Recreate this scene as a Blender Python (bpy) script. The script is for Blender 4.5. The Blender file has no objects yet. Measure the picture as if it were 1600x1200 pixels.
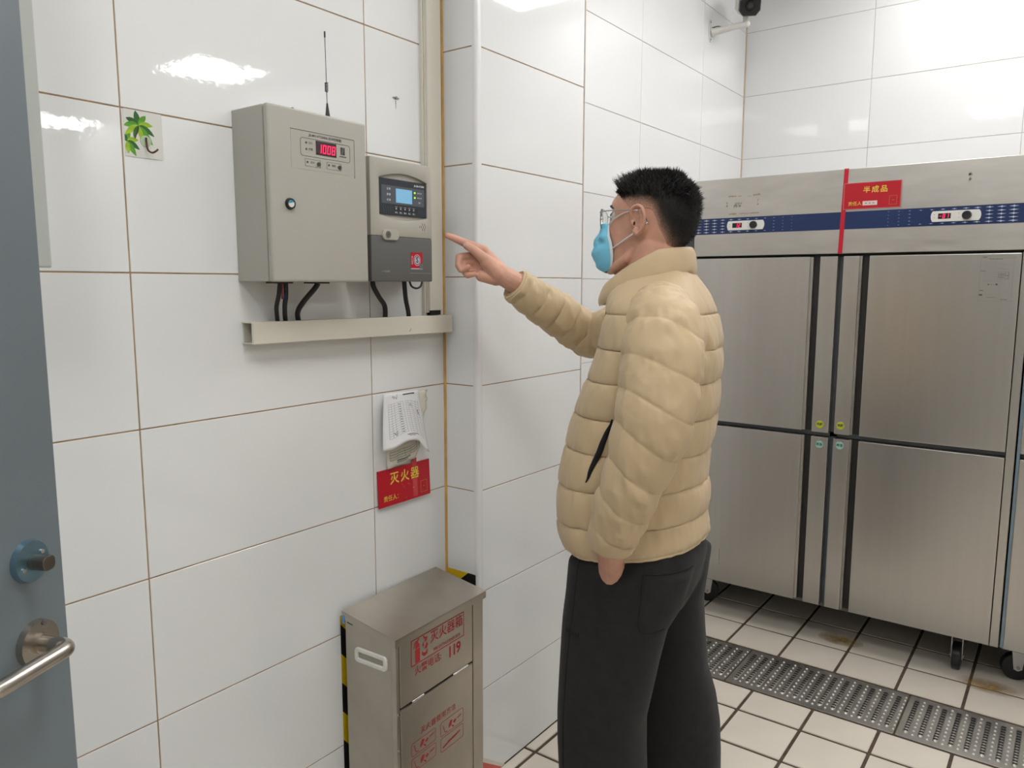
import bpy, bmesh, math, random
import numpy as np
from mathutils import Vector, Matrix, noise as mnoise

# ------------------------------------------------------------------ camera, world, exposure
SC = bpy.context.scene
COL = SC.collection
CAM_H = 1.4684
YAW, PITCH, ROLL, FPX = 0.6369, 0.1291, 0.0018, 1196.2
cam_d = bpy.data.cameras.new('camera')
cam_d.sensor_width = 36.0
cam_d.lens = FPX / 1600.0 * 36.0
cam_d.clip_start = 0.02
cam = bpy.data.objects.new('camera', cam_d)
COL.objects.link(cam)
_f = Vector((math.cos(YAW) * math.cos(PITCH), math.sin(YAW) * math.cos(PITCH), -math.sin(PITCH)))
_r = Vector((math.sin(YAW), -math.cos(YAW), 0.0))
_u = _r.cross(_f)
_r2 = _r * math.cos(ROLL) + _u * math.sin(ROLL)
_u2 = -_r * math.sin(ROLL) + _u * math.cos(ROLL)
cam.matrix_world = Matrix(((_r2.x, _u2.x, -_f.x, 0), (_r2.y, _u2.y, -_f.y, 0), (_r2.z, _u2.z, -_f.z, CAM_H), (0, 0, 0, 1)))
SC.camera = cam

world = bpy.data.worlds.new('world')
SC.world = world
world.use_nodes = True
world.node_tree.nodes['Background'].inputs[0].default_value = (0.8, 0.82, 0.85, 1)
world.node_tree.nodes['Background'].inputs[1].default_value = 0.3

SC.view_settings.view_transform = 'Standard'
SC.view_settings.look = 'None'
SC.view_settings.gamma = 1.0
SC.view_settings.use_curve_mapping = False
SC.view_settings.exposure = 0.0
PANEL_STRENGTH = 15.5

random.seed(7)
# ------------------------------------------------------------------ measured room (metres)
YL, YC, YF = 1.4414, 1.3233, 1.4222      # left wall, pillar face, wall beyond the pillar
XR, XC, XB = 1.627, 2.172, 3.848         # pillar near side, pillar far side, back wall
CEIL = 3.0
XMIN, YMIN = -3.0, -6.0
Z0, TH = 1.489, 0.300                    # a horizontal joint, tile height

# ------------------------------------------------------------------ materials
MATS = {}
def mat(name, col, rough=0.5, metal=0.0, spec=0.5, bump=0.0, bscale=40.0, var=0.0, vscale=6.0, stretch=(1, 1, 1),
        emit=None, estr=0.0, sss=0.0, sheen=0.0, coat=0.0, trans=0.0, alpha=1.0, ior=1.45, rvar=0.0, aniso=0.0):
    if name in MATS:
        return MATS[name]
    m = bpy.data.materials.new(name)
    m.use_nodes = True
    nt = m.node_tree
    b = nt.nodes['Principled BSDF']
    b.inputs['Base Color'].default_value = (*col, 1)
    b.inputs['Roughness'].default_value = rough
    b.inputs['Metallic'].default_value = metal
    b.inputs['Specular IOR Level'].default_value = spec
    b.inputs['IOR'].default_value = ior
    if sss:
        b.inputs['Subsurface Weight'].default_value = sss
        b.inputs['Subsurface Radius'].default_value = (0.012, 0.005, 0.003)
        b.inputs['Subsurface Scale'].default_value = 1.0
    if sheen:
        b.inputs['Sheen Weight'].default_value = sheen
        b.inputs['Sheen Roughness'].default_value = 0.5
    if coat:
        b.inputs['Coat Weight'].default_value = coat
    if trans:
        b.inputs['Transmission Weight'].default_value = trans
    if alpha < 1:
        b.inputs['Alpha'].default_value = alpha
    if aniso:
        b.inputs['Anisotropic'].default_value = aniso
    if emit:
        b.inputs['Emission Color'].default_value = (*emit, 1)
        b.inputs['Emission Strength'].default_value = estr
    if bump or var or rvar:
        tc = nt.nodes.new('ShaderNodeTexCoord')
        mp = nt.nodes.new('ShaderNodeMapping')
        mp.inputs['Scale'].default_value = stretch
        nt.links.new(tc.outputs['Object'], mp.inputs['Vector'])
    if var:
        nz = nt.nodes.new('ShaderNodeTexNoise')
        nz.inputs['Scale'].default_value = vscale
        nz.inputs['Detail'].default_value = 5
        nt.links.new(mp.outputs[0], nz.inputs['Vector'])
        rp = nt.nodes.new('ShaderNodeValToRGB')
        rp.color_ramp.elements[0].position = 0.3
        rp.color_ramp.elements[1].position = 0.7
        rp.color_ramp.elements[0].color = (*[max(0, c * (1 - var)) for c in col], 1)
        rp.color_ramp.elements[1].color = (*[min(1, c * (1 + var)) for c in col], 1)
        nt.links.new(nz.outputs[0], rp.inputs[0])
        nt.links.new(rp.outputs[0], b.inputs['Base Color'])
    if rvar:
        nz2 = nt.nodes.new('ShaderNodeTexNoise')
        nz2.inputs['Scale'].default_value = vscale * 1.7
        nz2.inputs['Detail'].default_value = 6
        nt.links.new(mp.outputs[0], nz2.inputs['Vector'])
        mr = nt.nodes.new('ShaderNodeMapRange')
        mr.inputs['From Min'].default_value = 0.3
        mr.inputs['From Max'].default_value = 0.7
        mr.inputs['To Min'].default_value = max(0.02, rough - rvar)
        mr.inputs['To Max'].default_value = rough + rvar
        nt.links.new(nz2.outputs[0], mr.inputs[0])
        nt.links.new(mr.outputs[0], b.inputs['Roughness'])
    if bump:
        nb = nt.nodes.new('ShaderNodeTexNoise')
        nb.inputs['Scale'].default_value = bscale
        nb.inputs['Detail'].default_value = 3
        nt.links.new(mp.outputs[0], nb.inputs['Vector'])
        bp = nt.nodes.new('ShaderNodeBump')
        bp.inputs['Strength'].default_value = bump
        bp.inputs['Distance'].default_value = 0.002
        nt.links.new(nb.outputs[0], bp.inputs['Height'])
        nt.links.new(bp.outputs[0], b.inputs['Normal'])
    MATS[name] = m
    return m

M_TILE = mat('wall_tile_glaze', (0.775, 0.785, 0.785), 0.016, bump=0.05, bscale=45, var=0.012, vscale=3)
M_GROUT = mat('brown_grout', (0.40, 0.265, 0.15), 0.9, var=0.25, vscale=20)
M_GROUT_PALE = mat('pale_grout', (0.52, 0.46, 0.40), 0.9, var=0.15, vscale=20)
M_CAULK = mat('orange_caulk', (0.58, 0.34, 0.10), 0.6, var=0.25, vscale=14)
M_FTILE = mat('floor_tile_glaze', (0.69, 0.635, 0.55), 0.30, bump=0.03, bscale=60, var=0.06, vscale=4)
M_FGROUT = mat('floor_grout', (0.085, 0.06, 0.042), 0.9, var=0.35, vscale=30)
M_PAINT = mat('white_paint', (0.74, 0.74, 0.72), 0.6, bump=0.05, bscale=60)
M_CEIL = mat('ceiling_panel_white', (0.78, 0.78, 0.77), 0.5)
M_DARK = mat('near_black', (0.008, 0.008, 0.009), 0.6)
M_TRIM = mat('white_pvc_trim', (0.76, 0.76, 0.77), 0.25)
M_STEEL = mat('brushed_stainless', (0.56, 0.535, 0.50), 0.30, 1.0, var=0.022, vscale=3.0, stretch=(14, 14, 0.5))
M_STEEL_H = mat('header_stainless', (0.56, 0.535, 0.495), 0.36, 1.0, var=0.07, vscale=7, stretch=(3, 0.8, 3), rvar=0.05)
M_STEEL_D = mat('dull_stainless', (0.40, 0.385, 0.36), 0.42, 1.0, var=0.14, vscale=6, rvar=0.08, bump=0.05, bscale=20)
M_BOXST = mat('box_stainless', (0.50, 0.46, 0.40), 0.36, 1.0, var=0.10, vscale=7, rvar=0.07, bump=0.06, bscale=14)
M_GREYBOX = mat('beige_grey_powdercoat', (0.40, 0.385, 0.34), 0.42, var=0.015, vscale=5, bump=0.06, bscale=260)
M_CTRL = mat('controller_beige', (0.40, 0.38, 0.33), 0.45, bump=0.05, bscale=300)
M_CTRL_D = mat('controller_dark_grey', (0.115, 0.115, 0.11), 0.45, bump=0.05, bscale=300)
M_CREAM = mat('cream_pvc', (0.66, 0.63, 0.545), 0.35, var=0.03, vscale=4)
M_BLACK = mat('black_plastic', (0.014, 0.014, 0.016), 0.35)
M_RUB = mat('black_cable', (0.018, 0.018, 0.02), 0.55)
M_RED = mat('sign_red', (0.46, 0.010, 0.022), 0.28)
M_REDTAPE = mat('red_tape', (0.50, 0.012, 0.03), 0.3)
M_YEL = mat('sign_yellow', (0.74, 0.56, 0.07), 0.5)
M_REDPRINT = mat('red_print', (0.42, 0.025, 0.03), 0.5)
M_PRINT = mat('dark_print', (0.05, 0.05, 0.05), 0.6)
M_GREYPRINT = mat('grey_print', (0.17, 0.17, 0.17), 0.6)
M_WPRINT = mat('white_print', (0.72, 0.74, 0.76), 0.5)
M_PAPER = mat('white_paper', (0.74, 0.75, 0.76), 0.7)
M_PAPER2 = mat('cream_paper', (0.68, 0.65, 0.55), 0.7)
M_BLUE = mat('blue_strip', (0.013, 0.030, 0.105), 0.3, var=0.10, vscale=4)
M_LEDRED = mat('red_led_digits', (0.6, 0.01, 0.05), 0.4, emit=(1.0, 0.02, 0.10), estr=1.6)
M_LEDGRN = mat('green_led', (0.2, 0.6, 0.05), 0.4, emit=(0.35, 1.0, 0.05), estr=1.4)
M_LCD = mat('blue_lcd', (0.10, 0.22, 0.32), 0.3, emit=(0.22, 0.50, 0.72), estr=0.55)
M_SCREEN = mat('dark_screen', (0.030, 0.035, 0.045), 0.25)
M_SCREEN2 = mat('slate_screen', (0.085, 0.095, 0.115), 0.25)
M_DISPLAY = mat('smoky_display', (0.035, 0.008, 0.012), 0.2)
M_DOOR = mat('blue_grey_door_paint', (0.155, 0.185, 0.205), 0.38, var=0.07, vscale=3, bump=0.04, bscale=30)
M_ZINC = mat('bluish_zinc', (0.22, 0.36, 0.46), 0.30, 0.9, var=0.15, vscale=25)
M_NICKEL = mat('satin_nickel', (0.46, 0.42, 0.37), 0.26, 1.0, var=0.12, vscale=18)
M_WHITEPL = mat('white_plastic', (0.72, 0.71, 0.68), 0.35)
M_CHROME = mat('chrome', (0.75, 0.75, 0.76), 0.12, 1.0)
M_HAZY = mat('hazard_yellow', (0.70, 0.48, 0.01), 0.4)
M_EMIT = mat('led_diffuser', (0.9, 0.9, 0.9), 0.4, emit=(1.0, 0.995, 0.985), estr=PANEL_STRENGTH)
M_EMIT_DIM = mat('led_diffuser_dimmer', (0.9, 0.9, 0.9), 0.4, emit=(1.0, 0.985, 0.98), estr=PANEL_STRENGTH * 0.80)
M_SKIN = mat('skin', (0.60, 0.325, 0.235), 0.44, sss=0.12, var=0.13, vscale=22, bump=0.12, bscale=260)
M_JACKET = mat('tan_nylon', (0.56, 0.425, 0.26), 0.50, spec=0.3, var=0.025, vscale=9, bump=0.18, bscale=70, sheen=0.15)
M_SEAM = mat('jacket_seam_thread', (0.26, 0.195, 0.115), 0.7)
M_PANTS = mat('charcoal_fleece', (0.0125, 0.012, 0.0125), 0.9, sheen=0.06, var=0.2, vscale=40, bump=0.25, bscale=350)
M_PANTSD = mat('charcoal_seam', (0.009, 0.009, 0.010), 0.9)
M_MASK = mat('blue_mask_fabric', (0.20, 0.60, 0.82), 0.75, bump=0.2, bscale=300, sss=0.05)
M_MASKW = mat('white_mask_edge', (0.72, 0.74, 0.76), 0.75)
M_HAIR = mat('black_hair', (0.010, 0.009, 0.009), 0.45)
M_WIRE = mat('glasses_wire', (0.35, 0.36, 0.34), 0.3, 1.0)
M_GLASS = mat('lens_glass', (0.97, 0.99, 0.98), 0.02, trans=1.0, ior=1.15)
M_SHOE = mat('black_shoe', (0.02, 0.02, 0.022), 0.5)
M_SOLE = mat('grey_sole', (0.25, 0.25, 0.25), 0.7)
M_CLEAR = mat('clear_card', (0.66, 0.655, 0.62), 0.12)
M_BRONZE = mat('brown_hook_metal', (0.10, 0.045, 0.03), 0.4, 0.6)
M_LEAF = mat('leaf_green', (0.09, 0.30, 0.02), 0.5, var=0.3, vscale=60)
M_LEAF2 = mat('leaf_dark_green', (0.025, 0.12, 0.018), 0.5, var=0.3, vscale=60)
M_LEAF3 = mat('leaf_lime', (0.30, 0.46, 0.02), 0.5, var=0.3, vscale=60)
M_TRUNK = mat('palm_trunk_brown', (0.06, 0.035, 0.02), 0.6)
M_RUST = mat('rust_stain', (0.34, 0.16, 0.03), 0.8, var=0.3, vscale=50)
M_YSTICK = mat('yellow_green_sticker', (0.45, 0.50, 0.02), 0.4)
M_GSTICK = mat('mint_sticker', (0.28, 0.52, 0.43), 0.4)
M_FILM = mat('blue_protective_film', (0.20, 0.27, 0.33), 0.3, 0.3)
M_REDWIRE = mat('red_wire', (0.30, 0.02, 0.02), 0.5)
M_BLUEWIRE = mat('blue_wire', (0.02, 0.04, 0.28), 0.5)

# ------------------------------------------------------------------ mesh helpers
class MB:
    def __init__(s):
        s.v, s.f = [], []
    def add(s, verts, faces):
        n = len(s.v)
        s.v += [tuple(map(float, p)) for p in verts]
        s.f += [tuple(i + n for i in f) for f in faces]
        return s
    def box(s, x0, x1, y0, y1, z0, z1):
        return s.add([(x0, y0, z0), (x1, y0, z0), (x1, y1, z0), (x0, y1, z0), (x0, y0, z1), (x1, y0, z1), (x1, y1, z1), (x0, y1, z1)],
                     [(3, 2, 1, 0), (4, 5, 6, 7), (0, 1, 5, 4), (1, 2, 6, 5), (2, 3, 7, 6), (3, 0, 4, 7)])
    def prism(s, fr, poly, w0, w1):
        n = len(poly)
        a = sum(poly[i][0] * poly[(i + 1) % n][1] - poly[(i + 1) % n][0] * poly[i][1] for i in range(n))
        if a < 0:
            poly = poly[::-1]
        V = [fr.p(u, v, w0) for u, v in poly] + [fr.p(u, v, w1) for u, v in poly]
        F = [tuple(range(n - 1, -1, -1)), tuple(range(n, 2 * n))]
        F += [(i, (i + 1) % n, n + (i + 1) % n, n + i) for i in range(n)]
        return s.add(V, F)
    def rect(s, fr, u0, v0, u1, v1, w0, w1, r=0.0, seg=5):
        return s.prism(fr, rrect(u0, v0, u1, v1, r, seg), w0, w1)
    def frame(s, fr, u0, v0, u1, v1, t, w0, w1):
        s.rect(fr, u0, v0, u1, v0 + t, w0, w1); s.rect(fr, u0, v1 - t, u1, v1, w0, w1)
        s.rect(fr, u0, v0 + t, u0 + t, v1 - t, w0, w1); return s.rect(fr, u1 - t, v0 + t, u1, v1 - t, w0, w1)
    def ringp(s, fr, outer, inner, w0, w1):
        n = len(outer)
        V = [fr.p(u, v, w1) for u, v in outer] + [fr.p(u, v, w1) for u, v in inner] + [fr.p(u, v, w0) for u, v in outer] + [fr.p(u, v, w0) for u, v in inner]
        F = []
        for i in range(n):
            j = (i + 1) % n
            F += [(i, j, n + j, n + i), (2 * n + j, 2 * n + i, 3 * n + i, 3 * n + j), (i, 2 * n + i, 2 * n + j, j), (n + j, 3 * n + j, 3 * n + i, n + i)]
        return s.add(V, F)
    def disc(s, fr, u, v, r, w0, w1, seg=24, r1=None):
        r1 = r if r1 is None else r1
        c = [(math.cos(2 * math.pi * i / seg), math.sin(2 * math.pi * i / seg)) for i in range(seg)]
        V = [fr.p(u + r * x, v + r * y, w0) for x, y in c] + [fr.p(u + r1 * x, v + r1 * y, w1) for x, y in c]
        F = [tuple(range(seg - 1, -1, -1)), tuple(range(seg, 2 * seg))] + [(i, (i + 1) % seg, seg + (i + 1) % seg, seg + i) for i in range(seg)]
        return s.add(V, F)
    def loft(s, rings, cap=True, closed=True):
        n, m = len(rings[0]), len(rings)
        V = [p for r in rings for p in r]
        F = []
        for j in range(m - 1):
            for i in range(n if closed else n - 1):
                k = (i + 1) % n
                F.append((j * n + i, j * n + k, (j + 1) * n + k, (j + 1) * n + i))
        if cap:
            F.append(tuple(range(n - 1, -1, -1)))
            F.append(tuple((m - 1) * n + i for i in range(n)))
        return s.add(V, F)
    def tube(s, pts, rad, seg=10, cap=True):
        pts = [Vector(p) for p in pts]
        if not hasattr(rad, '__len__'):
            rad = [rad] * len(pts)
        fr = frames(pts)
        rings = []
        for p, (t, a, b), r in zip(pts, fr, rad):
            rings.append([p + (a * math.cos(2 * math.pi * i / seg) + b * math.sin(2 * math.pi * i / seg)) * r for i in range(seg)])
        return s.loft(rings, cap)
    def ball(s, c, r, seg=12, rings=8):
        c = Vector(c)
        if not hasattr(r, '__len__'):
            r = (r, r, r)
        R = []
        for j in range(rings + 1):
            ph = math.pi * (j + 0.02) / (rings + 0.04) - math.pi / 2
            R.append([c + Vector((r[0] * math.cos(ph) * math.cos(2 * math.pi * i / seg), r[1] * math.cos(ph) * math.sin(2 * math.pi * i / seg), r[2] * math.sin(ph))) for i in range(seg)])
        return s.loft(R)
    def mesh(s, name):
        me = bpy.data.meshes.new(name)
        me.from_pydata(s.v, [], s.f)
        me.update()
        return me

def rrect(u0, v0, u1, v1, r=0.0, seg=5):
    if r <= 0:
        return [(u0, v0), (u1, v0), (u1, v1), (u0, v1)]
    P = []
    for cx, cy, a in ((u1 - r, v0 + r, -90), (u1 - r, v1 - r, 0), (u0 + r, v1 - r, 90), (u0 + r, v0 + r, 180)):
        for k in range(seg + 1):
            t = math.radians(a + 90 * k / seg)
            P.append((cx + r * math.cos(t), cy + r * math.sin(t)))
    return P

def frames(pts):
    out = []
    up = None
    for i in range(len(pts)):
        t = (pts[min(i + 1, len(pts) - 1)] - pts[max(i - 1, 0)])
        t = t.normalized() if t.length > 1e-9 else Vector((0, 0, 1))
        if up is None:
            up = Vector((0, 0, 1)) if abs(t.z) < 0.9 else Vector((1, 0, 0))
        a = (up - t * up.dot(t)).normalized()
        b = t.cross(a)
        out.append((t, a, b))
        up = a
    return out

def crom(pts, n=8):
    """Catmull-Rom resampling of a polyline of equal-length tuples."""
    P = [np.array(p, float) for p in pts]
    P = [2 * P[0] - P[1]] + P + [2 * P[-1] - P[-2]]
    out = []
    for i in range(1, len(P) - 2):
        for k in range(n):
            t = k / n
            out.append(0.5 * ((2 * P[i]) + (-P[i - 1] + P[i + 1]) * t + (2 * P[i - 1] - 5 * P[i] + 4 * P[i + 1] - P[i + 2]) * t * t + (-P[i - 1] + 3 * P[i] - 3 * P[i + 1] + P[i + 2]) * t ** 3))
    out.append(P[-2])
    return out

class Fr:
    def __init__(s, o, r, u):
        s.o, s.r, s.u = Vector(o), Vector(r).normalized(), Vector(u).normalized()
        s.n = s.r.cross(s.u)
    def p(s, u, v, w=0.0):
        return s.o + s.r * u + s.u * v + s.n * w

ORIGIN = {}
def empty(name, loc, label=None, cat=None, group=None, kind=None):
    o = bpy.data.objects.new(name, None)
    o.empty_display_size = 0.05
    COL.objects.link(o)
    o.location = loc
    ORIGIN[o.name] = Vector(loc)
    tag(o, label, cat, group, kind)
    return o

def tag(o, label=None, cat=None, group=None, kind=None):
    if label: o['label'] = label
    if cat: o['category'] = cat
    if group: o['group'] = group
    if kind: o['kind'] = kind
    return o

def link_mesh(name, me, m, parent=None, smooth=False, bevel=0.0, bseg=2, center=True, angle=30):
    if bevel > 0:
        bm = bmesh.new(); bm.from_mesh(me)
        es = [e for e in bm.edges if len(e.link_faces) == 2 and e.calc_face_angle(0) > 0.5]
        bmesh.ops.bevel(bm, geom=es, offset=bevel, segments=bseg, affect='EDGES', profile=0.6, clamp_overlap=True)
        bm.to_mesh(me); bm.free()
    n = len(me.vertices)
    co = np.empty(n * 3); me.vertices.foreach_get('co', co); co = co.reshape(-1, 3)
    c = (co.max(0) + co.min(0)) / 2 if center else np.zeros(3)
    if center and parent is None:
        c[2] = co[:, 2].min()
    me.vertices.foreach_set('co', (co - c).ravel())
    me.materials.append(m)
    if smooth:
        me.polygons.foreach_set('use_smooth', [True] * len(me.polygons))
        me.update()
        if angle:
            me.set_sharp_from_angle(angle=math.radians(angle))
    me.update()
    o = bpy.data.objects.new(name, me)
    COL.objects.link(o)
    po = ORIGIN[parent.name] if parent else Vector((0, 0, 0))
    o.parent = parent
    o.location = Vector(c) - po
    ORIGIN[o.name] = Vector(c)
    return o

def build(mb, name, m, parent=None, **k):
    return link_mesh(name, mb.mesh(name), m, parent, **k)

def text_mb(body, fr, u, v, size, w=0.0004, bold=0.0, align='CENTER', sx=1.0, spacing=1.0):
    c = bpy.data.curves.new('txt', 'FONT')
    c.body = body; c.size = size; c.align_x = align; c.align_y = 'CENTER'
    c.offset = bold * size; c.resolution_u = 2; c.space_character = spacing
    o = bpy.data.objects.new('txt', c)
    COL.objects.link(o)
    dg = bpy.context.evaluated_depsgraph_get()
    me = bpy.data.meshes.new_from_object(o.evaluated_get(dg))
    mb = MB()
    mb.add([fr.p(u + p.co.x * sx, v + p.co.y, w) for p in me.vertices], [tuple(f.vertices) for f in me.polygons])
    bpy.data.objects.remove(o); bpy.data.curves.remove(c); bpy.data.meshes.remove(me)
    return mb

def merge(*mbs):
    r = MB()
    for m in mbs:
        r.add(m.v, m.f)
    return r

SEG7 = {'0': 'abcdef', '1': 'bc', '2': 'abged', '8': 'abcdefg', '-': 'g', ' ': '', '6': 'acdefg'}
def seg7(mb, fr, s, u, v, h, gap=1.35, slant=0.12, w0=0.0, w1=0.0006):
    wd = h * 0.5; t = h * 0.13
    for i, ch in enumerate(s):
        x0 = u + i * wd * gap
        S = {'a': (0, h - t, wd, h), 'g': (0, h / 2 - t / 2, wd, h / 2 + t / 2), 'd': (0, 0, wd, t), 'f': (0, h / 2, t, h), 'b': (wd - t, h / 2, wd, h), 'e': (0, 0, t, h / 2), 'c': (wd - t, 0, wd, h / 2)}
        for k in SEG7[ch]:
            a, b, c, d = S[k]
            e = t * 0.12
            a += e; b += e; c -= e; d -= e
            mb.prism(fr, [(x0 + a + slant * b, v + b), (x0 + c + slant * b, v + b), (x0 + c + slant * d, v + d), (x0 + a + slant * d, v + d)], w0, w1)
    return mb

# ------------------------------------------------------------------ structure: shell
def struct(name, mb, m, parent=None, **k):
    o = build(mb, name, m, parent, **k)
    o['kind'] = 'structure'
    return o

w_left = struct('wall_left', MB().box(XMIN, XR + 0.02, YL + 0.0016, YL + 0.12, 0, CEIL), M_GROUT)
w_pil = struct('wall_pillar', MB().box(XR + 0.0016, XC - 0.002, YC + 0.0016, YL + 0.10, 0, CEIL), M_GROUT)
w_far = struct('wall_beyond_pillar', MB().box(XC - 0.02, XB + 0.02, YF + 0.0016, YF + 0.12, 0, CEIL), M_GROUT_PALE)
w_back = struct('wall_back', MB().box(XB + 0.0016, XB + 0.12, YMIN, YF + 0.1, 0, CEIL), M_GROUT_PALE)
w_right = struct('wall_right', MB().box(XMIN, XB + 0.1, YMIN - 0.1, YMIN, 0, CEIL), M_PAINT)
w_entry = struct('wall_entry', MB().box(XMIN - 0.1, XMIN, YMIN, YL + 0.1, 0, CEIL), M_PAINT)
w_part = struct('wall_partition', MB().box(-0.56, -0.46, 0.60, YL, 0, 2.25), M_PAINT)
ceiling = struct('ceiling', MB().box(XMIN, XB + 0.05, YMIN, YL + 0.1, CEIL, CEIL + 0.08), M_CEIL)
floor = struct('floor', MB().box(XMIN, XB + 0.1, YMIN, YL + 0.1, -0.10, -0.0025), M_FGROUT)

def tile_box(mb, c, hx, hy, hz):
    mb.box(c[0] - hx, c[0] + hx, c[1] - hy, c[1] + hy, c[2] - hz, c[2] + hz)

TILE_CACHE = {}
def tile(parent, axis, face, a0, a1, z0, z1, gap=0.0028, m=M_TILE, name='tile', tilt=0.0006):
    """one wall tile; axis 'Y' wall faces -Y at y=face, axis 'X' wall faces -X at x=face"""
    a0 += gap / 2; a1 -= gap / 2; z0 += gap / 2; z1 -= gap / 2
    key = (axis, round(a1 - a0, 4), round(z1 - z0, 4), m.name)
    t = 0.008
    if key not in TILE_CACHE:
        mb = MB()
        ha, hz = (a1 - a0) / 2, (z1 - z0) / 2
        if axis == 'Y':
            mb.box(-ha, ha, 0, t, -hz, hz)
        else:
            mb.box(0, t, -ha, ha, -hz, hz)
        me = mb.mesh('tile')
        bm = bmesh.new(); bm.from_mesh(me)
        bmesh.ops.bevel(bm, geom=[e for e in bm.edges], offset=0.0007, segments=1, affect='EDGES')
        bm.to_mesh(me); bm.free()
        me.materials.append(m)
        TILE_CACHE[key] = me
    o = bpy.data.objects.new(name, TILE_CACHE[key])
    COL.objects.link(o)
    o.parent = parent
    ac, zc = (a0 + a1) / 2, (z0 + z1) / 2
    loc = Vector((ac, face, zc)) if axis == 'Y' else Vector((face, ac, zc))
    o.location = loc - ORIGIN[parent.name]
    r1, r2 = random.uniform(-tilt, tilt), random.uniform(-tilt, tilt)
    o.rotation_euler = (r1, 0, r2) if axis == 'Y' else (0, r1, r2)
    return o

ROWS = []
z = Z0
while z > 0: z -= TH
k = z
while k < CEIL:
    ROWS.append((max(k, 0.0), min(k + TH, CEIL))); k += TH
def runs(edges):
    return list(zip(edges[:-1], edges[1:]))
TW = 0.6047
left_edges = [-0.468 - TW * 4, -0.468 - TW * 3, -0.468 - TW * 2, -0.468 - TW, -0.468, 0.137, 0.7418, 1.3465, XR - 0.003]
for (a, b) in runs(left_edges):
    for (z0, z1) in ROWS:
        tile(w_left, 'Y', YL, a, b, z0, z1)
for (z0, z1) in ROWS:
    tile(w_pil, 'Y', YC, XR + 0.018, XC - 0.001, z0, z1)
    tile(w_pil, 'X', XR, YC + 0.011, YL - 0.003, z0, z1)
for (a, b) in runs([XC + 0.001, 2.753, 3.334, XB - 0.003]):
    for (z0, z1) in ROWS:
        tile(w_far, 'Y', YF, a, b, z0, z1, gap=0.0024)
back_edges = [YF - 0.003, 0.838] + [0.838 - 0.587 * i for i in range(1, 7)]
for (a, b) in runs(back_edges):
    for (z0, z1) in ROWS:
        tile(w_back, 'X', XB, b, a, z0, z1, gap=0.0024)
mb = MB()
for i in range(6, 11):
    for (z0, z1) in ROWS:
        a = 0.838 - 0.587 * i
        mb.box(XB, XB + 0.008, a - 0.585, a - 0.002, z0 + 0.001, z1 - 0.001)
o = build(mb, 'distant_tiles', M_TILE, w_back); o['kind'] = 'stuff'

# caulk lines in the corners, pvc bead on the pillar edge
build(MB().tube([(XR - 0.0015, YL - 0.0015, 0), (XR - 0.0015, YL - 0.0015, CEIL)], 0.0042, 8), 'corner_caulk', M_CAULK, w_left, smooth=True)
build(MB().tube([(XB - 0.001, YF - 0.001, 0), (XB - 0.001, YF - 0.001, CEIL)], 0.0032, 8), 'corner_caulk', mat('pale_tan_caulk', (0.60, 0.46, 0.30), 0.6, var=0.2, vscale=14), w_back, smooth=True)
prof = [(XR - 0.0012, YC + 0.013), (XR - 0.0012, YC + 0.006)]
prof += [(XR + 0.0075 - 0.0087 * math.cos(t), YC + 0.006 - 0.0082 * math.sin(t)) for t in np.linspace(0.1, math.pi / 2 - 0.1, 8)]
prof += [(XR + 0.008, YC - 0.0022), (XR + 0.019, YC - 0.0020), (XR + 0.0215, YC - 0.0008), (XR + 0.0215, YC + 0.004), (XR + 0.004, YC + 0.013)]
struct('trim_1', MB().loft([[(x, y, 0.0) for x, y in prof], [(x, y, CEIL) for x, y in prof]]), M_TRIM, smooth=True, angle=40)
struct('trim_2', MB().box(XC - 0.001, XC + 0.004, YC - 0.001, YF - 0.001, 0, CEIL), M_GROUT_PALE)

# ------------------------------------------------------------------ floor tiles
PXT, PYT = 0.2080, 0.2129
GR = 0.0105
def ftile_mesh(w, d):
    me = MB().box(-w / 2, w / 2, -d / 2, d / 2, -0.008, 0.0).mesh('floor_tile')
    bm = bmesh.new(); bm.from_mesh(me)
    bmesh.ops.bevel(bm, geom=[e for e in bm.edges], offset=0.0018, segments=2, affect='EDGES')
    bm.to_mesh(me); bm.free(); me.materials.append(M_FTILE)
    return me
FC = {}
rest = MB()
def ftile(x0, x1, y0, y1):
    x0 += GR / 2; x1 -= GR / 2; y0 += GR / 2; y1 -= GR / 2
    if x1 - x0 < 0.01 or y1 - y0 < 0.01: return
    cx, cy = (x0 + x1) / 2, (y0 + y1) / 2
    if not (cx > 1.35 and cy > -0.75):
        rest.box(x0, x1, y0, y1, -0.008, 0.0); return
    key = (round(x1 - x0, 3), round(y1 - y0, 3))
    if key not in FC: FC[key] = ftile_mesh(*key)
    o = bpy.data.objects.new('tile', FC[key]); COL.objects.link(o); o.parent = floor
    o.location = Vector((cx, cy, random.uniform(-0.0004, 0.0004))) - ORIGIN[floor.name]
DR0, DR1 = 2.640, 2.955
def floor_band(xs, y_ref):
    ys = [YF + 0.0]
    y = y_ref + PYT * 5
    while y > YMIN:
        if y < YF - 0.02: ys.append(y)
        y -= PYT
    ys.append(YMIN)
    for x0, x1 in runs(xs):
        for y1, y0 in runs(ys):
            top = y1
            if x1 <= XR + 0.2 and x0 < XR: lim = YL
            elif x0 < XC: lim = YC
            else: lim = YF
            if y0 >= lim - 0.005: continue
            ftile(x0, x1, y0, min(top, lim + 0.003))
xs_back = [DR1, 3.1636, 3.1636 + PXT, 3.1636 + 2 * PXT, 3.1636 + 3 * PXT, XB]
floor_band(xs_back, 1.0770)
xs_front = [DR0]
x = 2.483
while x > XMIN:
    xs_front.append(x); x -= PXT
xs_front.append(XMIN)
xs_front = xs_front[::-1]
floor_band(xs_front, 1.0689)
o = build(rest, 'distant_tiles', M_FTILE, floor); o['kind'] = 'stuff'

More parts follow.
